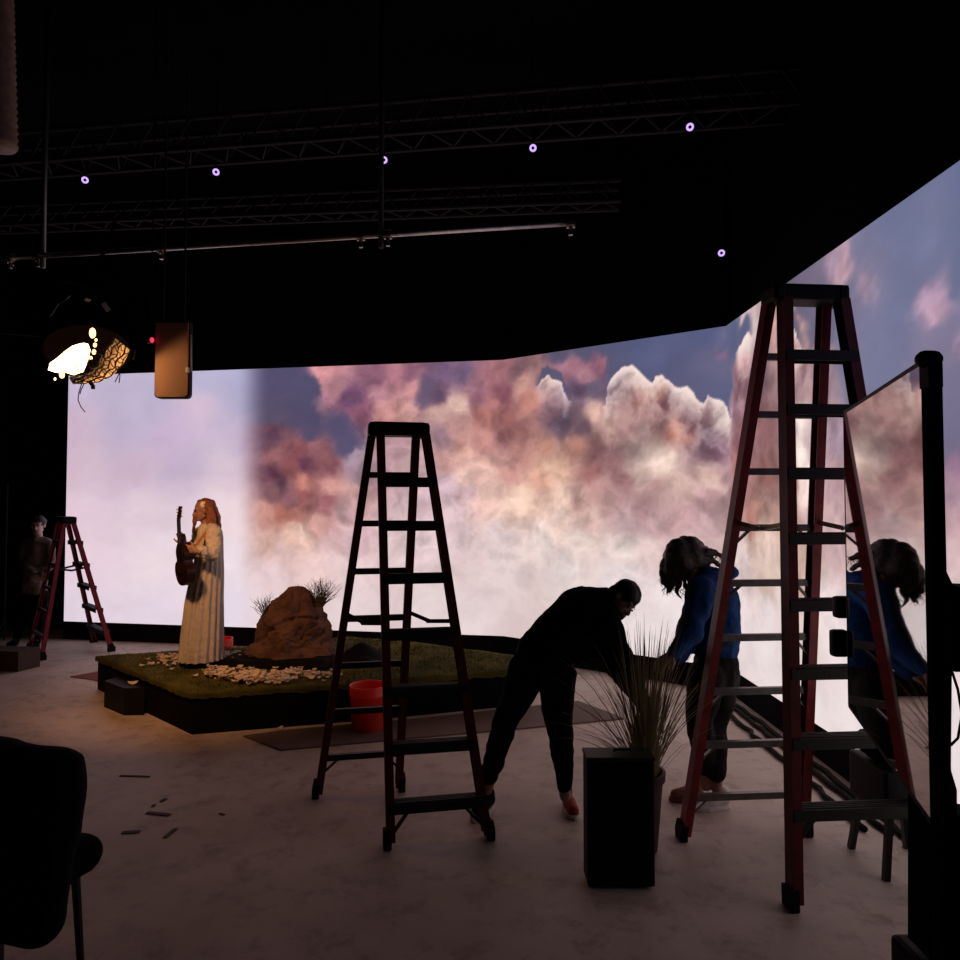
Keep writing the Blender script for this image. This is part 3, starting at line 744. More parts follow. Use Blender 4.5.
bz.build('bezel', M['black_plastic'], disp)
pp = near - md_ * .02 - mn * .01
MB().bar(pp + V((0, 0, .05)), pp + V((0, 0, 2.10)), .028, .03, side=(1, 0, 0), bev=.006).build('post', M['blackwear'], disp)
kb = MB().cap(pp + V((-.012, 0, 2.150)), .019, pp + V((.004, 0, 2.150)), .019); kb.bar(pp + V((0, 0, 2.09)), pp + V((0, 0, 2.14)), .03, .03)
kb.build('post_knob', M['black_plastic'], disp)
mb = MB()
for k in range(3):
    a = math.radians(20 + 120 * k); mb.bar(pp + V((0, 0, .08)), pp + V((math.cos(a) * .4, math.sin(a) * .4, .02)), .04, .03, side=(0, 0, 1))
mb.build('base_legs', M['black_plastic'], disp)
for cx_, cy_, h_ in ((839, 643, .092), (842, 607, .075)):
    MB().box(at(cx_, cy_, 2.40), (.055, .04, h_), bev=.012).build('clamp', M['black_plastic'], disp)

# dark hooded equipment behind the post
eq = thing('hooded_equipment', (1.45, 2.05, 0), 'dark upright equipment under a black cover behind the display post', 'equipment')
def pxpoly(pts, Y, dy, name, m):
    vs = [at(x, y, Y) for x, y in pts]; n = len(vs)
    vs += [v + V((.0, dy, 0)) for v in vs]
    fs = [tuple(range(n - 1, -1, -1)), tuple(range(n, 2 * n))] + [(i, (i + 1) % n, n + (i + 1) % n, n + i) for i in range(n)]
    o = MB().add(vs, fs).build(name, m, eq); recalc(o); return o
o = pxpoly([(930, 553), (938, 556), (944, 566), (953, 585), (962, 588), (1010, 590), (1010, 672), (955, 672), (951, 668), (930, 668)], 1.95, .14, 'hood', M['blackwear'])
o = pxpoly([(930, 660), (952, 665), (951, 770), (957, 790), (957, 815), (1000, 822), (1000, 960), (930, 960)], 1.97, .1, 'column', M['blackwear'])
q = V((1.40, 2.02, 0))
MB().box(q + V((0, 0, .28)), (.34, .22, .56), bev=.02).build('base_case', M['black_plastic'], eq)
cb = [at(950, 665, 1.98), at(958, 690, 1.97), at(962, 715, 1.97), at(958, 738, 1.96), at(951, 745, 1.98)]
MB().tube(cb, .004, 6).build('cable', M['wire'], eq)

# small black stool with gear beside the right LED wall
st = thing('gear_stool', (2.14, 3.62, 0), 'low black stool loaded with grey gear at lower right by the side screen', 'stool')
MB().box((2.14, 3.62, .41), (.30, .34, .23), bev=.015).build('seat', M['black_plastic'], st)
for sx in (-1, 1):
    for sy in (-1, 1):
        MB().bar((2.14 + sx * .11, 3.62 + sy * .13, .30), (2.14 + sx * .15, 3.62 + sy * .16, .0), .03, .03).build('leg', M['black_metal'], st)
MB().bar((2.0, 3.46, .22), (2.28, 3.46, .22), .02, .03).build('stretcher', M['black_metal'], st)
g = thing('folded_tarp', (2.12, 3.62, .525), 'crumpled dark tarp and bag lying on the low black stool', 'bag')
o = MB().ell((2.13, 3.62, .60), (.16, .18, .075)).ell((2.22, 3.60, .58), (.12, .16, .09)).build('tarp', M['blackwear'], g); remesh(o, .012, 3, fold(.02, 14))
MB().box((2.05, 3.55, .675), (.15, .12, .012), Matrix.Rotation(.4, 3, 'Z')).build('grey_pad', M['step_grey'], g)
bx = tag(MB().box((2.055, 3.56, .70), (.075, .06, .036), Matrix.Rotation(.4, 3, 'Z'), bev=.006).build('battery_pack', M['black_plastic']), 'small black box on the grey pad at lower right', 'box')
# cables on the floor along the side screen
for i, (o_, y0, y1, lb) in enumerate(((2.28, 3.9, 6.6, 'thick black cable along the foot of the side screen, nearest the wall'), (2.16, 3.95, 6.2, 'black cable running loosely along the side screen, farther from the wall'), (2.34, 3.2, 6.75, 'black cable pressed into the corner under the side screen'))):
    ps = [V((o_ + .05 * noise.noise(V((t * 1.3 + i * 5, 0, 0))) , y0 + (y1 - y0) * t / 20, .02)) for t in range(21)]
    tag(MB().tube(ps, .018, 8).build('floor_cable', M['rubber'], smooth=True), lb, 'cable')

# ---- people -----------------------------------------------------------------------------
def unit(v): return V(v).normalized()
def hand(mb, wrist, d, pn, thumb=1, curl=.5, k=1.0):
    """palm, four unequal fingers with two bends, thumb leaving the side of the palm"""
    d = unit(d); pn = V(pn); pn = (pn - d * pn.dot(d)).normalized(); s = d.cross(pn) * thumb
    wrist = V(wrist)
    for o, L in ((.030, .078), (.010, .084), (-.010, .082), (-.028, .074)):
        b = wrist + d * L * k + s * o * k
        mb.cap(wrist + s * o * .45 * k + d * .008, .0155 * k, b, .0115 * k)
    mb.cap(wrist - d * .03, .024 * k, wrist + d * .02, .020 * k)
    lens = ((.040, .024, .019), (.045, .028, .020), (.042, .026, .020), (.032, .020, .017))
    for (o, L), ls, e in zip(((.030, .078), (.010, .084), (-.010, .082), (-.028, .074)), lens, (0, .12, .25, .4)):
        p = wrist + d * L * k + s * o * k; a = curl * .5 + e * curl; dd = (d * math.cos(a) + pn * math.sin(a) + s * o * 3.2).normalized()
        for i, l in enumerate(ls):
            q = p + dd * l * k; mb.cap(p, (.0095 - i * .001) * k, q, (.0085 - i * .001) * k); p = q
            a = curl * .85; ax = dd.cross(pn)
            ax = ax.normalized() if ax.length > .01 else s
            dd = Matrix.Rotation(a, 3, ax) @ dd
    p = wrist + d * .022 * k + s * .024 * k; dd = (d * .75 + s * .75 + pn * .25).normalized()
    for i, l in enumerate((.036, .030, .024)):
        q = p + dd * l * k; mb.cap(p, (.0135 - i * .002) * k, q, (.0115 - i * .002) * k); p = q; dd = (dd + d * .45 + pn * .22 * (1 + curl)).normalized()
def head(mb, c, f, u, k=1.0, root=None, skin='skin'):
    f = unit(f); u = V(u); u = (u - f * u.dot(f)).normalized(); s = f.cross(u); R = Matrix((s, f, u)).transposed(); c = V(c)
    P = lambda x, y, z: c + (s * x + f * y + u * z) * k
    mb.ell(P(0, -.012, .028), (.074 * k, .092 * k, .086 * k), R)            # skull
    mb.ell(P(0, .022, -.030), (.058 * k, .066 * k, .078 * k), R)           # face
    mb.cap(P(0, .060, -.088), .022 * k, P(0, .045, -.07), .035 * k)        # chin
    mb.cap(P(-.045, 0, -.06), .018 * k, P(-.018, .055, -.09), .018 * k); mb.cap(P(.045, 0, -.06), .018 * k, P(.018, .055, -.09), .018 * k)
    mb.cap(P(0, .082, .004), .0085 * k, P(0, .106, -.034), .012 * k)       # nose
    mb.cap(P(-.012, .090, -.036), .008 * k, P(.012, .090, -.036), .008 * k)
    mb.cap(P(-.035, .070, .020), .011 * k, P(.035, .070, .020), .011 * k)  # brow
    for q in (-1, 1): mb.ell(P(q * .076, -.008, -.012), (.010 * k, .018 * k, .030 * k), R)
    if root is not None:
        for q in (-1, 1):
            MB().ell(P(q * .030, .083, .000), (.013 * k, .007 * k, .007 * k), R, 10, 6).build('eye', M['eye'], root, smooth=True)
            MB().cap(P(q * .016, .090, .018), .0035 * k, P(q * .046, .080, .018), .003 * k, 6).build('eyebrow', M['hair_brown'], root)
        MB().cap(P(-.018, .088, -.060), .0055 * k, P(.018, .088, -.060), .0055 * k, 8).ell(P(0, .091, -.061), (.017 * k, .008 * k, .008 * k), R, 10, 6).build('lips', M['lip'], root, smooth=True)
    return P, R
def shoe(root, heel, toe, m, sole, k=1.0, lace=True):
    heel = V(heel); toe = V(toe); d = (toe - heel); L = d.length; d.normalize(); s = d.cross(V((0, 0, 1))).normalized(); up = V((0, 0, 1))
    R = Matrix((d, s, s.cross(d) * -1)).transposed()
    mb = MB().cap(heel + d * .03 + up * .055, .036 * k, heel + d * L * .45 + up * .05, .038 * k).cap(heel + d * L * .45 + up * .045, .040 * k, toe - d * .045 + up * .038, .036 * k)
    mb.cap(heel + d * .035 + up * .05, .034 * k, heel + d * .04 + up * .10, .036 * k)
    o = mb.build('shoe', m, root); remesh(o, .008, 2)
    vs = []; n = 24
    for i in range(n):
        a = 2 * math.pi * i / n; w_ = .044 + (.006 if math.cos(a) > 0 else -.004)
        p = heel + d * (L / 2 + math.cos(a) * L / 2) + s * math.sin(a) * w_ * k; vs.append(p)
    vs = [v + up * .002 for v in vs] + [v + up * .026 for v in vs]
    so = MB().add(vs, [tuple(range(n - 1, -1, -1)), tuple(range(n, 2 * n))] + [(i, (i + 1) % n, n + (i + 1) % n, n + i) for i in range(n)]).build('sole', sole, o); WORLD[so.name] = WORLD[o.name]
    if lace:
        lc = MB()
        for i in range(4):
            c = heel + d * (L * (.42 + .09 * i)) + up * (.088 - .008 * i); lc.tube([c - s * .02, c + up * .004, c + s * .02], .003, 5)
        lc.build('laces', M['white_rubber'], o)
def drape(mbx, name, m, root, vox=.012, amp=.012, sc=9, sm=4): 
    o = mbx.build(name, m, root); return remesh(o, vox, sm, fold(amp, sc))

# -- the person bending over the plant ------------------------------------------------------
YM = 4.15
def J(x, y, dy=0, Y=YM): return at(x, y, Y + dy)
root = thing('person', onz(530, 813), 'person in black bending over the tall potted grass with one arm reaching in', 'person')
tor = [J(541, 655), J(560, 636), J(586, 615), J(604, 608)]
HD = J(624, 599, -.06); hf = V((.38, -.62, -.68)); hu = V((.62, .05, .72))
# arms: shoulder, elbow, wrist
A1 = [J(609, 628, -.14), J(628, 672, -.16), J(645, 709, -.16)]
A2 = [J(600, 626, .14), J(614, 668, .04), J(640, 700, -.12)]
L1 = [J(528, 670, -.06), J(504, 726, -.08), J(487, 789, -.02)]
L2 = [J(556, 674, .06), J(560, 732, .0), J(565, 796, -.02)]
mb = MB().chain(tor, [.11, .11, .125, .08]).chain([J(606, 608), J(620, 601, -.04)], [.055, .05])
head(mb, HD, hf, hu, .90, root)
for A in (A1, A2): mb.chain([tor[3]] + A, [.07, .05, .038, .025])
for L in (L1, L2): mb.chain([tor[0]] + L, [.1, .09, .052, .034])
hand(mb, A1[2], J(651, 727, -.16) - A1[2], (-.6, .6, -.3), 1, .55)
hand(mb, A2[2], J(654, 713, -.14) - A2[2], (-.3, .7, -.6), -1, .6)
remesh(mb.build('body', M['skin_dim'], root), .0075, 2)
mb = MB().chain(tor, [.155, .168, .180, .13]).chain([J(566, 642), J(600, 640)], [.12, .12]).chain([J(604, 606), J(612, 603, -.02)], [.09, .068])
mb.chain([J(598, 612, -.08)] + A1, [.10, .082, .066, .045]).chain([J(596, 612, .1)] + A2, [.10, .082, .062, .04])
drape(mb, 'jacket', M['blackwear'], root, .013, .02, 7)
mb = MB().chain([tor[0], J(545, 664)], [.15, .14]).chain(L1[:2] + [J(489, 776, -.03)], [.118, .076, .058]).chain(L2[:2] + [J(565, 785, -.02)], [.122, .080, .050])
drape(mb, 'trousers', M['blackwear'], root, .012, .016, 8)
R_ = Matrix((unit(hf).cross(unit(hu)), unit(hf), unit(hu))).transposed()
P = lambda x, y, z: HD + R_ @ V((x, y, z))
hu2 = (hu - unit(hf) * hu.dot(unit(hf))).normalized(); s_ = unit(hf).cross(hu2); R_ = Matrix((s_, unit(hf), hu2)).transposed()
mb = MB().ell(P(0, -.018, .034), (.080, .092, .080), R_).ell(P(0, -.055, -.02), (.070, .05, .075), R_)
drape(mb, 'hair', M['hair_dark'], root, .01, .004, 30, 2)
f1 = onz(489, 811); f2 = onz(566, 806)
shoe(root, f1 + V((.02, .06, 0)), f1 + V((-.10, -.16, 0)), M['blackwear'], M['white_rubber'])
shoe(root, f2 + V((-.0, .04, 0)), f2 + V((.03, -.20, 0)), M['canvas_red'], M['white_rubber'])

# -- the person in the blue top --------------------------------------------------------------
YB = 4.3
def J(x, y, dy=0, Y=YB): return at(x, y, Y + dy)
root = thing('person', onz(710, 804), 'person in blue fleece with long wavy hair leaning towards the potted grass', 'person')
tor = [J(716, 664), J(718, 634), J(716, 600), J(711, 583)]
HD = J(686, 561, -.02); hf = V((-.80, -.12, -.58)); hu = V((-.45, 0, .85))
A1 = [J(701, 590, -.15), J(690, 632, -.20), J(672, 654, -.30)]
A2 = [J(712, 590, .14), J(698, 636, .08), J(676, 658, -.10)]
L1 = [J(708, 676, -.07), J(699, 722, -.10), J(706, 786, -.06)]
L2 = [J(722, 676, .07), J(714, 724, .02), J(717, 790, -.10)]
mb = MB().chain(tor, [.11, .095, .11, .075]).chain([J(708, 576), J(694, 568)], [.052, .046])
head(mb, HD, hf, hu, .95, root)
for A in (A1, A2): mb.chain([tor[3]] + A, [.06, .045, .034, .023])
for L in (L1, L2): mb.chain([tor[0]] + L, [.1, .085, .05, .032])
hand(mb, A1[2], J(661, 662, -.34) - A1[2], (-.1, .3, -1), 1, .5, .95)
hand(mb, A2[2], J(662, 665, -.16) - A2[2], (-.1, .3, -1), -1, .55, .95)
remesh(mb.build('body', M['skin'], root), .0075, 2)
mb = MB().chain([J(716, 647)] + tor[2:], [.135, .142, .115]).chain([J(724, 636), J(720, 618)], [.10, .11]).chain([J(709, 580), J(704, 574)], [.085, .075])
mb.chain([J(709, 586, -.06)] + A1, [.10, .082, .074, .042]).chain([J(714, 586, .06)] + A2, [.10, .082, .07, .042]).ell(J(727, 572, .03), (.07, .1, .05))
drape(mb, 'fleece_top', M['blue'], root, .012, .02, 8)
mb = MB().chain([tor[0], J(716, 672)], [.138, .135]).chain([J(706, 676, -.07), L1[1], J(706, 768, -.06)], [.118, .085, .062]).chain([J(722, 676, .07), L2[1], J(717, 772, -.09)], [.118, .082, .062])
drape(mb, 'trousers', M['darkpants'], root, .012, .014, 8)
mb = MB().ell(J(688, 555, .0), (.120, .118, .118)).ell(J(680, 559, -.02), (.105, .105, .13)).ell(J(700, 557, .03), (.075, .10, .075))
mb.ell(J(672, 568, -.03), (.06, .07, .09))
for pts, r0 in (([(668, 565), (664, 580), (669, 588), (667, 594)], .030), ([(676, 572), (680, 584), (676, 592), (682, 599)], .026), ([(688, 574), (691, 584), (686, 592)], .022), ([(705, 552), (714, 552), (722, 556)], .028),
                ([(701, 562), (712, 560), (720, 566)], .026), ([(664, 562), (661, 572), (665, 582)], .024), ([(684, 574), (685, 586), (690, 596)], .016), ([(672, 575), (673, 586), (670, 592)], .018)):
    dy = random.uniform(-.08, .04); mb.chain([J(x, y, dy) for x, y in pts], [r0 * (1 - .24 * i) for i in range(len(pts))])
drape(mb, 'hair', M['hair_brown'], root, .009, .009, 18, 2)
hw = MB()
for i in range(90):
    x, y = random.choice([(667, 588), (681, 592), (689, 586), (718, 556), (665, 578), (674, 586), (700, 545), (712, 554)])
    p = J(x + random.uniform(-3, 3), y + random.uniform(-4, 3), random.uniform(-.08, .04)); q = p + V((random.uniform(-.03, .03), random.uniform(-.02, .02), -random.uniform(.02, .06)))
    hw.tube([p, (p + q) / 2 + V((random.uniform(-.015, .015), 0, 0)), q + V((random.uniform(-.015, .015), 0, 0))], [.0022, .0016, .0008], 4)
tag(hw.build('hair_wisps', M['hair_brown'], root), kind='stuff')
f1 = onz(694, 800); f2 = onz(716, 809)
shoe(root, f1 + V((.06, .02, 0)), f1 + V((-.16, -.02, 0)), M['canvas_brown'], M['canvas_brown'])
shoe(root, f2 + V((.09, .02, 0)), f2 + V((-.15, -.02, 0)), M['white_rubber'], M['white_rubber'])

# -- the person waiting in the dark at far left -----------------------------------------------
YL = 8.95
def J(x, y, dy=0, Y=YL): return at(x, y, Y + dy)
root = thing('person', onz(28, 645), 'person in a brown jacket standing in the dark behind the small crimson ladder', 'person')
tor = [J(35, 592), J(36, 572), J(38, 553), J(38, 543)]
HD = J(38, 525); hf = V((.25, -.95, -.15)); hu = V((0, 0, 1))
A1 = [J(27, 545), J(24, 563, -.05), J(34, 574, -.22)]; A2 = [J(49, 545), J(51, 563, -.05), J(42, 574, -.22)]
L1 = [J(30, 596), J(25, 618, -.03), J(17, 637, .02)]; L2 = [J(40, 596), J(39, 618, -.03), J(37, 638, .02)]
mb = MB().chain(tor, [.11, .10, .115, .07]).chain([J(38, 541), J(38, 533)], [.055, .052]); head(mb, HD, hf, hu, 1, root)
for A in (A1, A2): mb.chain([tor[3]] + A, [.06, .045, .036, .025])
for L in (L1, L2): mb.chain([tor[0]] + L, [.1, .085, .052, .034])
hand(mb, A1[2], (.8, -.2, -.5), (0, 1, 0), 1, .5); hand(mb, A2[2], (-.8, -.3, -.5), (0, 1, 0), -1, .5)
remesh(mb.build('body', M['skin_pale'], root), .009, 2)
mb = MB().chain(tor, [.145, .13, .14, .10]).chain([J(35, 548), J(41, 548)], [.11, .11])
for A in (A1, A2): mb.chain([tor[3]] + A, [.10, .078, .062, .045])
drape(mb, 'jacket', M['tan_jacket'], root, .014, .02, 8)
mb = MB().chain([tor[0], J(35, 596)], [.14, .14])
for L in (L1, L2): mb.chain(L[:2] + [L[1] + (L[2] - L[1]) * .9], [.11, .078, .06])
drape(mb, 'trousers', M['blackwear'], root, .014, .012, 8)
mb = MB().ell(HD + V((0, .015, .04)), (.085, .098, .085)); drape(mb, 'hair', M['hair_dark'], root, .011, .008, 25, 2)
for x, y in ((16, 645), (37, 646.5)):
    p = onz(x, y); shoe(root, p + V((0, .04, 0)), p + V((.02, -.2, 0)), M['blackwear'], M['rubber'], lace=False)

# -- the singer in the gown ---------------------------------------------------------------------
YS = 6.54
def J(x, y, dy=0, Y=YS): return at(x, y, Y + dy)
base = onz(201, 665, SZ + .01)
root = thing('person', base, 'person in a long ivory gown with auburn hair playing guitar on the turf platform', 'person')
HD = J(203, 510.5, -.02); hf = V((-.86, -.50, -.14)); hu = V((-.12, 0, 1))
tor = [J(207, 585), J(208, 565), J(209, 543), J(209, 531)]
A1 = [J(214, 532, -.12), J(213, 554, -.22), J(196, 551, -.36)]       # near arm, strumming hand
A2 = [J(202, 532, .12), J(194, 552, -.04), J(184.5, 545, -.24)]       # far arm, hand on the neck
mb = MB().chain(tor, [.11, .095, .10, .06]).chain([J(207, 528), J(205, 520)], [.045, .042]); head(mb, HD, hf, hu, .88, root)
for A in (A1, A2): mb.chain([tor[3]] + A, [.055, .042, .033, .022])
for q in (-.09, .09): mb.chain([tor[0], J(205, 625, q), J(203, 658, q)], [.1, .06, .04])
hand(mb, A1[2], J(188, 549, -.36) - A1[2], (-.1, .9, .1), -1, .55, .95)
hand(mb, A2[2], J(181, 535, -.25) - A2[2], (-.4, .9, .0), 1, .85, .95)
remesh(mb.build('body', M['skin'], root), .0075, 2)
# gown: crinkled rings from shoulders to hem
rings = [(523.5, 203, 214, .06), (526, 200, 218, .09), (531, 198.5, 221, .12), (538, 198, 222.5, .13), (548, 197, 222.5, .135), (558, 196, 222, .14), (570, 194, 222, .15), (583, 190.5, 222, .16), (600, 187, 221.5, .17), (620, 184.5, 221.5, .18), (640, 182.5, 221.5, .19), (652, 181.5, 221.5, .2), (659, 181, 221.5, .2)]
def ringat(t):
    k = t * (len(rings) - 1); i = min(int(k), len(rings) - 2); f = k - i; a, b = rings[i], rings[i + 1]; return [a[j] * (1 - f) + b[j] * f for j in range(4)]
vs = []; nr, nc = 90, 144
for i in range(nr + 1):
    t = i / nr; y, xl, xr, dp = ringat(t); a0 = J(xl, y); b0 = J(xr, y); c = (a0 + b0) / 2; hw_ = (b0 - a0).length / 2
    for k in range(nc):
        a = 2 * math.pi * k / nc
        pl = 1 + (.02 + .085 * max(0, t - .25)) * math.sin(a * 17 + 2.2 * noise.noise(V((a, t * 2, 0))) + 3 * noise.noise(V((math.cos(a), math.sin(a), t * 1.5)))) + .05 * noise.noise(V((math.cos(a) * 2, math.sin(a) * 2, t * 5)))
        vs.append(V((c.x + hw_ * math.cos(a) * pl, YS + dp * math.sin(a) * pl, c.z)))
n0 = len(vs)
fs = [(i * nc + k, (i + 1) * nc + k, (i + 1) * nc + (k + 1) % nc, i * nc + (k + 1) % nc) for i in range(nr) for k in range(nc)] + [tuple(range(nc))]
g = MB().add(vs, fs).build('gown', M['gown'], root, smooth=True); recalc(g)
for A, nm in ((A1, 'near'), (A2, 'far')):
    e = A[1] + (A[2] - A[1]) * .72
    o = MB().chain([A[0] + (tor[3] - A[0]) * .3, A[0], A[1], e], [.075, .072, .066, .05]).build('sleeve', M['gown'], root); remesh(o, .009, 3, fold(.022, 16))
# hair
mb = MB().ell(J(205.8, 507.3, .02), (.082, .088, .09)).ell(J(209, 515, .03), (.055, .075, .12))
for pts, dy, r0 in (([(200, 502), (195.5, 514), (194.5, 524), (193, 533)], .05, .026), ([(208, 505), (212, 516), (213, 526), (214, 536)], -.07, .038), ([(211, 504), (216, 516), (218, 526), (218.5, 536)], .02, .042),
                    ([(208, 504), (208.5, 516), (208, 526), (207, 535)], -.09, .022), ([(206, 504), (212, 516), (215, 530), (216, 544)], .08, .05)):
    mb.chain([J(x, y, dy) for x, y in pts], [r0, r0 * .95, r0 * .8, r0 * .35])
drape(mb, 'hair', M['hair_red'], root, .008, .008, 20, 2)
mb = MB()
fc = J(203.5, 504.5, -.085)
for i in range(6):
    a = i * math.pi / 3; mb.ell(fc + V((math.cos(a) * .018, -.004, math.sin(a) * .018)), (.014, .008, .014), nu=8, nv=6)
mb.ell(fc + V((0, -.01, 0)), (.01, .008, .01), nu=8, nv=6)
mb.build('hair_flower', M['white_flower'], root, smooth=True)
# dark bodice straps and shoes
for q, x in ((-.10, 196), (.02, 211)):
    p = onz(x, 664, SZ + .012); shoe(root, p + V((.08, .02 + q * .2, 0)), p + V((-.13, -.05 + q * .2, 0)), M['blackwear'], M['rubber'], .95, False)
# -- guitar -----------------------------------------------------------------------------------
GC = J(185, 563.5, -.30); gu = V((-.03, -.06, .98)).normalized(); gn = V((-.70, -.70, -.05)); gn = (gn - gu * gn.dot(gu)).normalized(); gs = gu.cross(gn)
gt = thing('guitar', GC, 'dark wooden guitar held upright by the singer in the ivory gown', 'guitar')
def gp(x, y, z): return GC + (gs * x + gu * y + gn * z) * .86
outl = []
for i in range(64):
    a = 2 * math.pi * i / 64; y = math.cos(a) * .225; w_ = .165 if y < 0 else .13
    wx = w_ * abs(math.sin(a)) ** .75 * (1 - .27 * math.exp(-((y - .03) / .06) ** 2)); outl.append((math.copysign(wx, math.sin(a)), y))
n = 64
vs = [gp(x, y, .045) for x, y in outl] + [gp(x, y, -.045) for x, y in outl]
o = MB().add(vs, [tuple(range(n)), tuple(range(2 * n - 1, n - 1, -1))] + [(i, n + i, n + (i + 1) % n, (i + 1) % n) for i in range(n)]).build('guitar_body', M['guitar'], gt); recalc(o)
vs = [gp(x * .96, y * .97, .0455) for x, y in outl] + [gp(x * .96, y * .97, .048) for x, y in outl]
o = MB().add(vs, [tuple(range(n)), tuple(range(2 * n - 1, n - 1, -1))] + [(i, n + i, n + (i + 1) % n, (i + 1) % n) for i in range(n)]).build('soundboard', M['guitar_top'], gt); recalc(o)
MB().lathe([(.045, 0), (.045, .003), (.001, .003)], gp(0, .06, .048), 24, axis=gn).build('sound_hole', M['blackwear'], gt)
MB().bar(gp(-.05, -.09, .053), gp(.05, -.09, .053), .015, .009, side=gn).build('bridge', M['blackwear'], gt)
MB().bar(gp(0, .12, .046), gp(0, .47, .046), .040, .018, side=gs).build('neck', M['guitar'], gt)
hd = MB().bar(gp(0, .47, .044), gp(0, .60, .02), .055, .014, side=gs).build('headstock', M['guitar'], gt)
mb = MB()
for i in range(3):
    for s in (-1, 1): y = .50 + i * .035; mb.tube([gp(s * .03, y, .035), gp(s * .05, y, .035)], .004, 6).ell(gp(s * .054, y, .035), (.008, .008, .008), nu=8, nv=6)
mb.build('tuning_pegs', M['alu'], hd)
mb = MB()
for i in range(6): x = (i - 2.5) * .007; mb.tube([gp(x * 1.2, -.09, .062), gp(x, .48, .058)], .0009, 4)
mb.build('strings', M['brass'], gt)
sp_ = [gp(0, -.2, -.05), J(196, 566, -.1), J(205, 545, -.16), J(207.5, 531, -.15), J(203, 536, -.20), J(196, 545, -.28), gp(.0, .20, -.045)]
mb = MB()
for a, b in zip(sp_[2:], sp_[3:]): mb.bar(a, b, .032, .005, side=(1, -.4, 0))
mb.build('strap', M['strap'], gt)

# ---- overhead rig ----------------------------------------------------------------------
def pipe_run(name, a, b, r, m, label, clamps=(), ext=(0, 0)):
    a = V(a); b = V(b); d = (b - a).normalized(); a2 = a - d * ext[0]; b2 = b + d * ext[1]
    root = thing(name, (a2 + b2) / 2, label, 'pipe')
    MB().tube([a2, b2], r, 14).build('tube', m, root, smooth=True)
    for t in clamps:
        p = a + (b - a) * t
        mb = MB().tube([p - d * .03, p + d * .03], r * 1.7, 10); mb.box(p + V((0, 0, -.055)), (.03, .03, .07), bev=.005)
        mb.tube([p + V((0, -.04, -.05)), p + V((0, .04, -.05))], .008, 6)
        mb.build('coupler', M['pipe'], root)
    return root
pz = 3.9
ta = onz(0, 258.5, pz); tb = onz(574, 223, pz)
rig = pipe_run('lighting_pipe', ta, tb, .021, M['pipe'], 'long pale metal pipe hanging across the dark ceiling', (.02, .075, .31, .66, .705, .995), (1.0, 0))
def vpipe(px, py, Y, z1, r, m, label):
    p = at(px, py, Y); tag(MB().tube([p, (p.x, p.y, z1)], r, 12).build('drop_pipe', m, smooth=True), label, 'pipe', 'vertical drop pipes')
M['drop'] = mat('drop_pipe_grey', (.16, .17, .17), .4, metal=.8)
for px, m_ in ((43, M['drop']), (381, M['pipe_dark'])):
    k = (px - 0) / 574; q = onz(px, 258.5 - 35.5 * k, pz)
    MB().tube([q + V((0, 0, -.10)), (q.x, q.y, 6)], .02, 12).build('drop_pipe', m_, rig, smooth=True)
pipe_run('boom_pipe', at(-40, 329, 5.2), at(41, 335, 4.75), .014, M['pipe_dark'], 'short dull boom pipe reaching in from the left edge below the long pipe', ())
# trusses of the dark grid
def truss(a, b, label, w_=.28):
    a = V(a); b = V(b); d = (b - a).normalized(); s = d.cross(V((0, 0, 1))).normalized()
    root = thing('ceiling_truss', (a + b) / 2, label, 'truss')
    for k in (-1, 1):
        for h in (0, w_): MB().tube([a + s * k * w_ / 2 + V((0, 0, h)), b + s * k * w_ / 2 + V((0, 0, h))], .024, 8).build('chord', M['pipe_dark'], root)
    mb = MB(); L = (b - a).length; n = int(L / .35)
    for i in range(n):
        p = a + d * (i * L / n); q = a + d * ((i + .5) * L / n); r_ = a + d * ((i + 1) * L / n)
        for k in (-1, 1): mb.tube([p + s * k * w_ / 2, q + s * k * w_ / 2 + V((0, 0, w_)), r_ + s * k * w_ / 2], .01, 5, caps=False)
        mb.tube([p - s * w_ / 2, q + s * w_ / 2, r_ - s * w_ / 2], .01, 5, caps=False)
    mb.build('lacing', M['pipe_dark'], root)
    for t in (.1, .5, .9): p = a + (b - a) * t; MB().tube([p + s * w_ / 2 + V((0, 0, w_)), (p.x + s.x * w_ / 2, p.y + s.y * w_ / 2, 6)], .006, 5).build('hanger', M['pipe_dark'], root)
truss(onz(-60, 176, 5.0), onz(800, 112, 5.0), 'dark lattice truss near the ceiling that carries the violet ringed cameras')
truss(onz(-60, 231, 4.75), onz(620, 205, 4.75), 'faint dark truss running just above the long pale pipe', .2)
# tracking cameras with violet rings
def ringcam(px, py, z, label, r=.026, hang=5.0):
    p = onz(px, py, z); to = (V((0, 0, H)) - p).normalized()
    root = thing('tracking_camera', p, label, 'camera', None)
    x, y, d = frame(to); R = Matrix((x, y, d)).transposed()
    MB().box(p - to * .06, (.09, .07, .10), R, bev=.01).build('body', M['black_plastic'], root)
    vs = []; fs = []; n = 24; mj, mi = r * .8, r * .36
    for i in range(n):
        for k in range(8):
            a = 2 * math.pi * i / n; b = 2 * math.pi * k / 8
            vs.append(p + (x * math.cos(a) + y * math.sin(a)) * (mj + mi * math.cos(b)) + d * mi * .6 * math.sin(b))
            fs.append((i * 8 + k, ((i + 1) % n) * 8 + k, ((i + 1) % n) * 8 + (k + 1) % 8, i * 8 + (k + 1) % 8))
    MB().add(vs, fs).build('led_ring', M['purple_led'], root, smooth=True)
    MB().lathe([(r * .5, -.01), (r * .5, .004), (r * .3, .008), (.001, .01)], p, 16, axis=to).build('lens', M['black_plastic'], root)
    q = p - to * .06
    MB().tube([q + V((0, 0, .03)), (q.x, q.y, 6)], .008, 6).build('bracket', M['pipe_dark'], root)
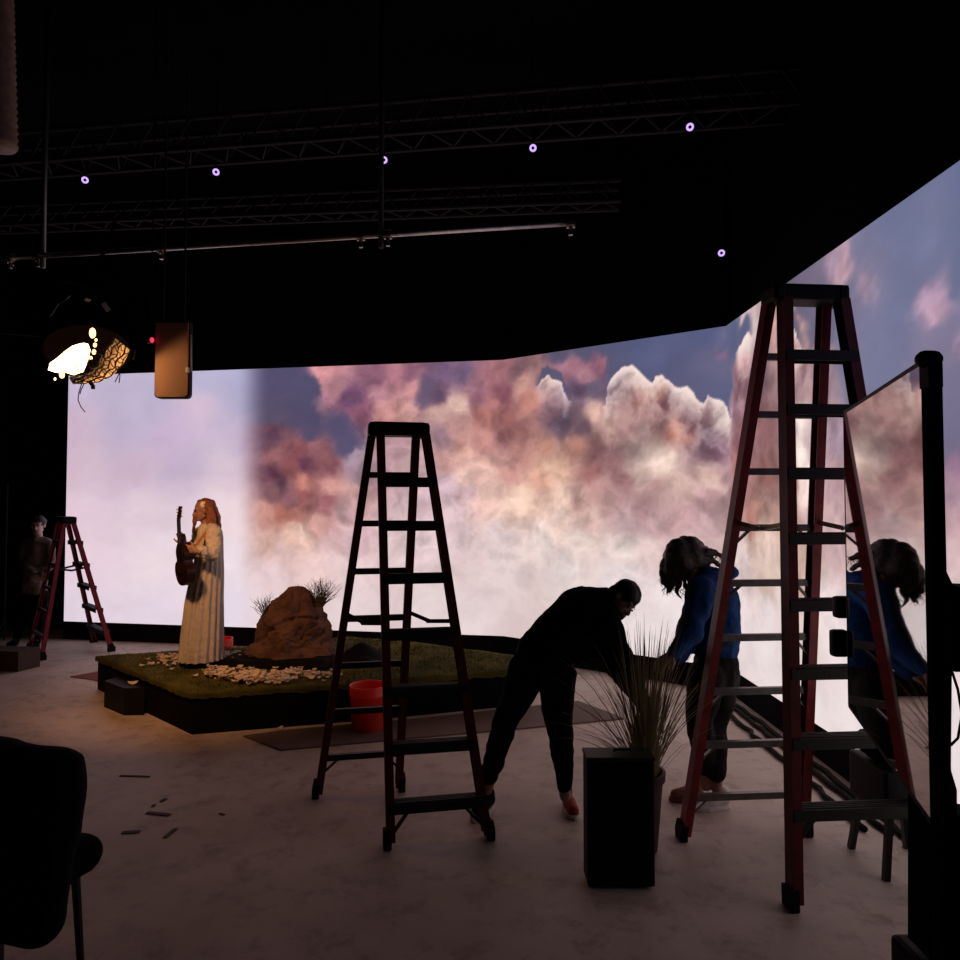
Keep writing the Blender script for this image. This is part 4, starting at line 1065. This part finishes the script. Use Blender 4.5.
for px, py, z, hg, l in ((85, 180, 4.86, 5.02, 'leftmost ringed camera on the ceiling truss'), (216, 172, 4.86, 5.02, 'second ringed camera from the left on the truss'), (384, 160, 4.86, 5.02, 'ringed camera beside the vertical pipe in the middle'),
        (533, 148, 4.86, 5.02, 'ringed camera above the free end of the long pipe'), (690, 127, 4.86, 5.02, 'highest ringed camera, near the top edge'), (721.5, 253, 4.1, 6, 'lowest ringed camera, above the corner of the screen wall')):
    ringcam(px, py, z, l + ', with a small violet ring', hang=hg)

# ribbed duct end in the top left corner
d0 = at(-9, 148, 4.05); mb = MB()
pr = []
for k in range(94): pr.append((.085 + (.012 if k % 2 else 0), k * .022))
mb.lathe([(.001, 0)] + pr, d0 + V((.05, 0, 0)), 28, axis=(-.05, 0, 1), cap=False)
tag(mb.build('ribbed_duct', M['duct'], smooth=True), 'pale ribbed duct end in the top left corner of the ceiling', 'duct')

# ---- the hanging tungsten lamp -----------------------------------------------------------
LY = 4.6; LC = at(88, 352, LY)
lamp = thing('hanging_lamp', LC, 'glowing tungsten lamp with netted diffusion skirt hanging at upper left', 'lamp')
ax = V((.28, -.42, -.86)).normalized()      # it points down, a little right and towards the floor in front
x_, y_, d_ = frame(ax)
prof = [(.04, -.30), (.13, -.28), (.20, -.20), (.245, -.08), (.262, .0), (.255, .0), (.238, -.08), (.19, -.185), (.12, -.255), (.001, -.262)]
MB().lathe(prof, LC, 40, axis=ax, cap=False).build('housing', M['housing'], lamp, smooth=True)
# reflector lens, burning bright on the left side of the shade
lc = at(68, 362, LY - .10)
vs = []; n = 22; up_ = (at(84, 345, LY - .1) - at(50, 372, LY - .1)).normalized(); sd = up_.cross(V((0, -1, 0))).normalized()
sh_ = [(-.5, .0), (-.42, .17), (-.2, .27), (.05, .29), (.3, .3), (.46, .2), (.5, .02), (.42, -.14), (.28, -.2), (.1, -.29), (-.1, -.24), (-.3, -.17)]
A_ = [at(x, y, LY - .10) for x, y in ((48, 370), (50, 363), (57, 358), (64, 352), (72, 346), (80, 343.5), (84, 343), (86, 349), (84.5, 357), (82, 364), (79, 371), (70, 374), (62, 371), (54, 372))]; B_ = [p + V((.01, .03, .0)) for p in A_]; cf = lc + V((-.004, -.03, 0))
n = len(A_); o = MB().add(A_ + B_ + [cf], [(i, (i + 1) % n, 2 * n) for i in range(n)] + [(i, n + i, n + (i + 1) % n, (i + 1) % n) for i in range(n)] + [tuple(n + i for i in range(n))]).build('glowing_lens', M['lamp_glow'], lamp); recalc(o)
MB().ell(at(92.5, 333, LY - .15), (.02, .015, .034)).build('bulb', M['bulb'], lamp, smooth=True)
for (bx_, by_, s_) in ((95, 345, .012), (94, 352, .014), (91, 358, .010), (96, 340, .009), (62, 375, .018), (55, 379, .008)):
    MB().ell(at(bx_, by_, LY - .16), (s_, s_ * .6, s_ * 1.2), nu=8, nv=6).build('bulb', M['bulb'], lamp, smooth=True)
# curved skirt of netted cloth
def skirt_pt(s, t):
    outer = [(74, 384), (86, 383.5), (100, 382), (112, 376), (122, 366), (131, 350)]
    inner = [(70, 378), (80, 376), (93, 371), (100, 362), (107, 350), (116, 338)]
    def ev(P, s):
        k = s * (len(P) - 1); i = min(int(k), len(P) - 2); f_ = k - i; return (P[i][0] * (1 - f_) + P[i + 1][0] * f_, P[i][1] * (1 - f_) + P[i + 1][1] * f_)
    o = ev(outer, s); i = ev(inner, s); x = o[0] * (1 - t) + i[0] * t; y = o[1] * (1 - t) + i[1] * t
    return at(x, y, LY - .20 + .10 * math.sin(math.pi * s) * 0 - .06 * math.sin(math.pi * t) + .02 * noise.noise(V((s * 9, t * 4, 0))))
ns, nt_ = 34, 8; vs = []
for j in range(nt_ + 1):
    for i in range(ns + 1): vs.append(skirt_pt(i / ns, j / nt_))
fs = [(j * (ns + 1) + i, j * (ns + 1) + i + 1, (j + 1) * (ns + 1) + i + 1, (j + 1) * (ns + 1) + i) for j in range(nt_) for i in range(ns)]
sk = MB().add(vs, fs).build('diffusion_skirt', M['net_cloth'], lamp, smooth=True)
net = MB()
for j in range(0, nt_ + 1, 2): net.tube([skirt_pt(i / ns, min(1, max(0, j / nt_ + .07 * math.sin(i * .9 + j)))) + V((0, -.008, 0)) for i in range(ns + 1)], random.uniform(.003, .0055), 5)
for i in range(0, ns + 1, 2): net.tube([skirt_pt((i + random.uniform(-.9, .9)) / ns if 0 < i < ns else i / ns, j / nt_) + V((0, -.008, 0)) for j in range(nt_ + 1)], .0032, 5)
for k in range(30):
    s = random.random(); p = skirt_pt(s, random.choice((.9, 1.0, 1.15))); net.tube([p, p + V((random.uniform(-.05, .05), -.01, random.uniform(-.04, .06)))], .003, 4)
net.build('netting', M['wire'], lamp)
# yoke, barn door leaves and hanging hardware
yk = MB().tube([LC + V((-.30, 0, -.02)), LC + V((-.31, 0, .18)), LC + V((-.16, 0, .34)), LC + V((.1, 0, .34)), LC + V((.27, 0, .2)), LC + V((.28, 0, .0))], .012, 8)
yk.build('yoke', M['housing'], lamp)
top = LC + V((-.02, 0, .36)); 
MB().tube([top, (top.x, top.y + .35, 3.88)], .012, 8).build('hanger', M['housing'], lamp)
for (x0_, y0_, x1_, y1_, w_) in ((50, 316, 58, 304, .03), (62, 303, 70, 296, .035), (61, 281, 87, 287, .010), (85, 299, 90, 301, .02), (103, 303, 109, 311, .03)):
    p, q = at(x0_, y0_, LY - .28), at(x1_, y1_, LY - .24); MB().bar(p, q, w_, .004, side=V((.5, 0, .5))).build('metal_flap', M['alu'], lamp)
def string(pts, Y, r=.003): MB().tube([at(x, y, Y) for x, y in pts], r, 6).build('loose_cord', M['wire'], lamp)
string([(82, 383), (79, 392), (78, 400), (81, 407), (85, 412)], LY - .22)
string([(84, 384), (81, 390), (80, 394)], LY - .22)
string([(90, 382), (93, 386), (93, 389)], LY - .22, .012)
string([(128, 349), (135, 350), (134, 358), (133, 360)], LY - .22, .004)
string([(116, 368), (119, 374), (115, 382)], LY - .22, .003)
string([(118, 366), (120, 376), (119, 383)], LY - .22, .003)
# the light it gives
def light(kind, loc, e, c, size=.1, target=None, **k):
    l = bpy.data.lights.new(kind.lower() + '_lamp', kind); l.energy = e; l.color = c
    if kind in ('POINT', 'SPOT'): l.shadow_soft_size = size
    for a_, b_ in k.items(): setattr(l, a_, b_)
    o = bpy.data.objects.new('lamp_light', l); COL.objects.link(o); o.location = loc
    if target is not None: o.rotation_euler = (V(target) - V(loc)).to_track_quat('-Z', 'Y').to_euler()
    return o
tgt = at(195, 620, 6.5)
light('SPOT', at(80, 372, LY - .05), 135, (1, .47, .20), .12, tgt, spot_size=math.radians(72), spot_blend=.9)
light('POINT', at(97, 352, LY - .02), 9, (1, .55, .25), .05)

# tan hanging panel lit by the lamp
PY = 4.85
pn = thing('bounce_board', at(171, 368, PY), 'tan panel with rounded lower corners hanging beside the glowing lamp', 'panel')
w2 = (at(188.5, 370, PY) - at(153.5, 370, PY)).x / 2; cc = at(171, 398, PY); zt_ = at(171, 322, PY).z; r = .03
outl = [(-w2, zt_)] + [(-w2 + r - r * math.cos(a), cc.z + r - r * math.sin(a)) for a in (0, .5, 1.0, 1.57)] + [(w2 - r + r * math.sin(a), cc.z + r - r * math.cos(a)) for a in (0, .5, 1.0, 1.57)] + [(w2, zt_)]
def slab(outl, y0, y1, cx, th=0):
    n = len(outl); vs = [V((cx + x, y0, z)) for x, z in outl] + [V((cx + x, y1, z)) for x, z in outl]
    return vs, [tuple(range(n)), tuple(range(2 * n - 1, n - 1, -1))] + [(i, n + i, n + (i + 1) % n, (i + 1) % n) for i in range(n)]
vs, fs = slab(outl, PY + .012, PY + .06, cc.x); o = MB().add(vs, fs).build('frame', M['black_plastic'], pn); recalc(o)
vs, fs = slab([(x * .93, z + (.008 if z < zt_ else -.005)) for x, z in outl], PY, PY + .012, cc.x); o = MB().add(vs, fs).build('face', M['panel_tan'], pn); recalc(o)
MB().tube([(cc.x + w2 + .012, PY, at(0, 335, PY).z), (cc.x + w2 + .018, PY, at(0, 372, PY).z)], .006, 6).build('side_rod', M['alu'], pn)
MB().box(at(187.5, 370, PY - .02), (.022, .02, .035), bev=.004).build('clip', M['white_rubber'], pn)
for sx in (-1, 1): MB().tube([(cc.x + sx * w2 * .6, PY + .03, zt_ - .02), (cc.x + sx * w2 * .6, PY + .03, 6)], .008, 6).build('hanger', M['pipe_dark'], pn)
rl = thing('indicator_light', at(152, 340, PY), 'tiny red light glowing between the lamp and the tan panel', 'light')
MB().ell(at(152, 340, PY - .02), (.014, .012, .018), nu=10, nv=8).build('red_lens', M['red_led'], rl, smooth=True)
MB().box(at(150.5, 341, PY + .02), (.05, .03, .03), bev=.004).tube([at(150.5, 341, PY + .02), (at(150.5, 341, PY).x, PY + .02, 6)], .005, 6).build('body', M['black_plastic'], rl)

# slim pale stand pole in the dark corner behind the crouched ladder
p = onz(4, 640.5); sp = thing('stand_pole', (p.x, p.y, 0), 'slim pale stand pole in the dark far left corner', 'pole')
MB().tube([p, p + V((0, 0, 2.1))], .012, 8).build('tube', M['pipe_dark'], sp)
mb = MB()
for k in range(3): a = k * 2.09 + .3; mb.bar(p + V((0, 0, .25)), p + V((math.cos(a) * .2, math.sin(a) * .2, .012)), .02, .01, side=(0, 0, 1))
mb.build('tripod_legs', M['pipe_dark'], sp)

# ---- camera and view ---------------------------------------------------------------------
cd = bpy.data.cameras.new('camera'); cam = bpy.data.objects.new('camera', cd); COL.objects.link(cam)
cam.location = (0, 0, H); cam.rotation_euler = (math.pi / 2 + T, 0, 0)
cd.sensor_width = 36; cd.lens = F / 960 * 36; cd.clip_start = .05
SC.camera = cam
wd = bpy.data.worlds.new('world'); SC.world = wd; wd.use_nodes = True
wd.node_tree.nodes['Background'].inputs['Color'].default_value = (.0, .0, .0, 1)
SC.view_settings.view_transform = 'Standard'; SC.view_settings.look = 'None'; SC.view_settings.exposure = 0; SC.view_settings.gamma = 1
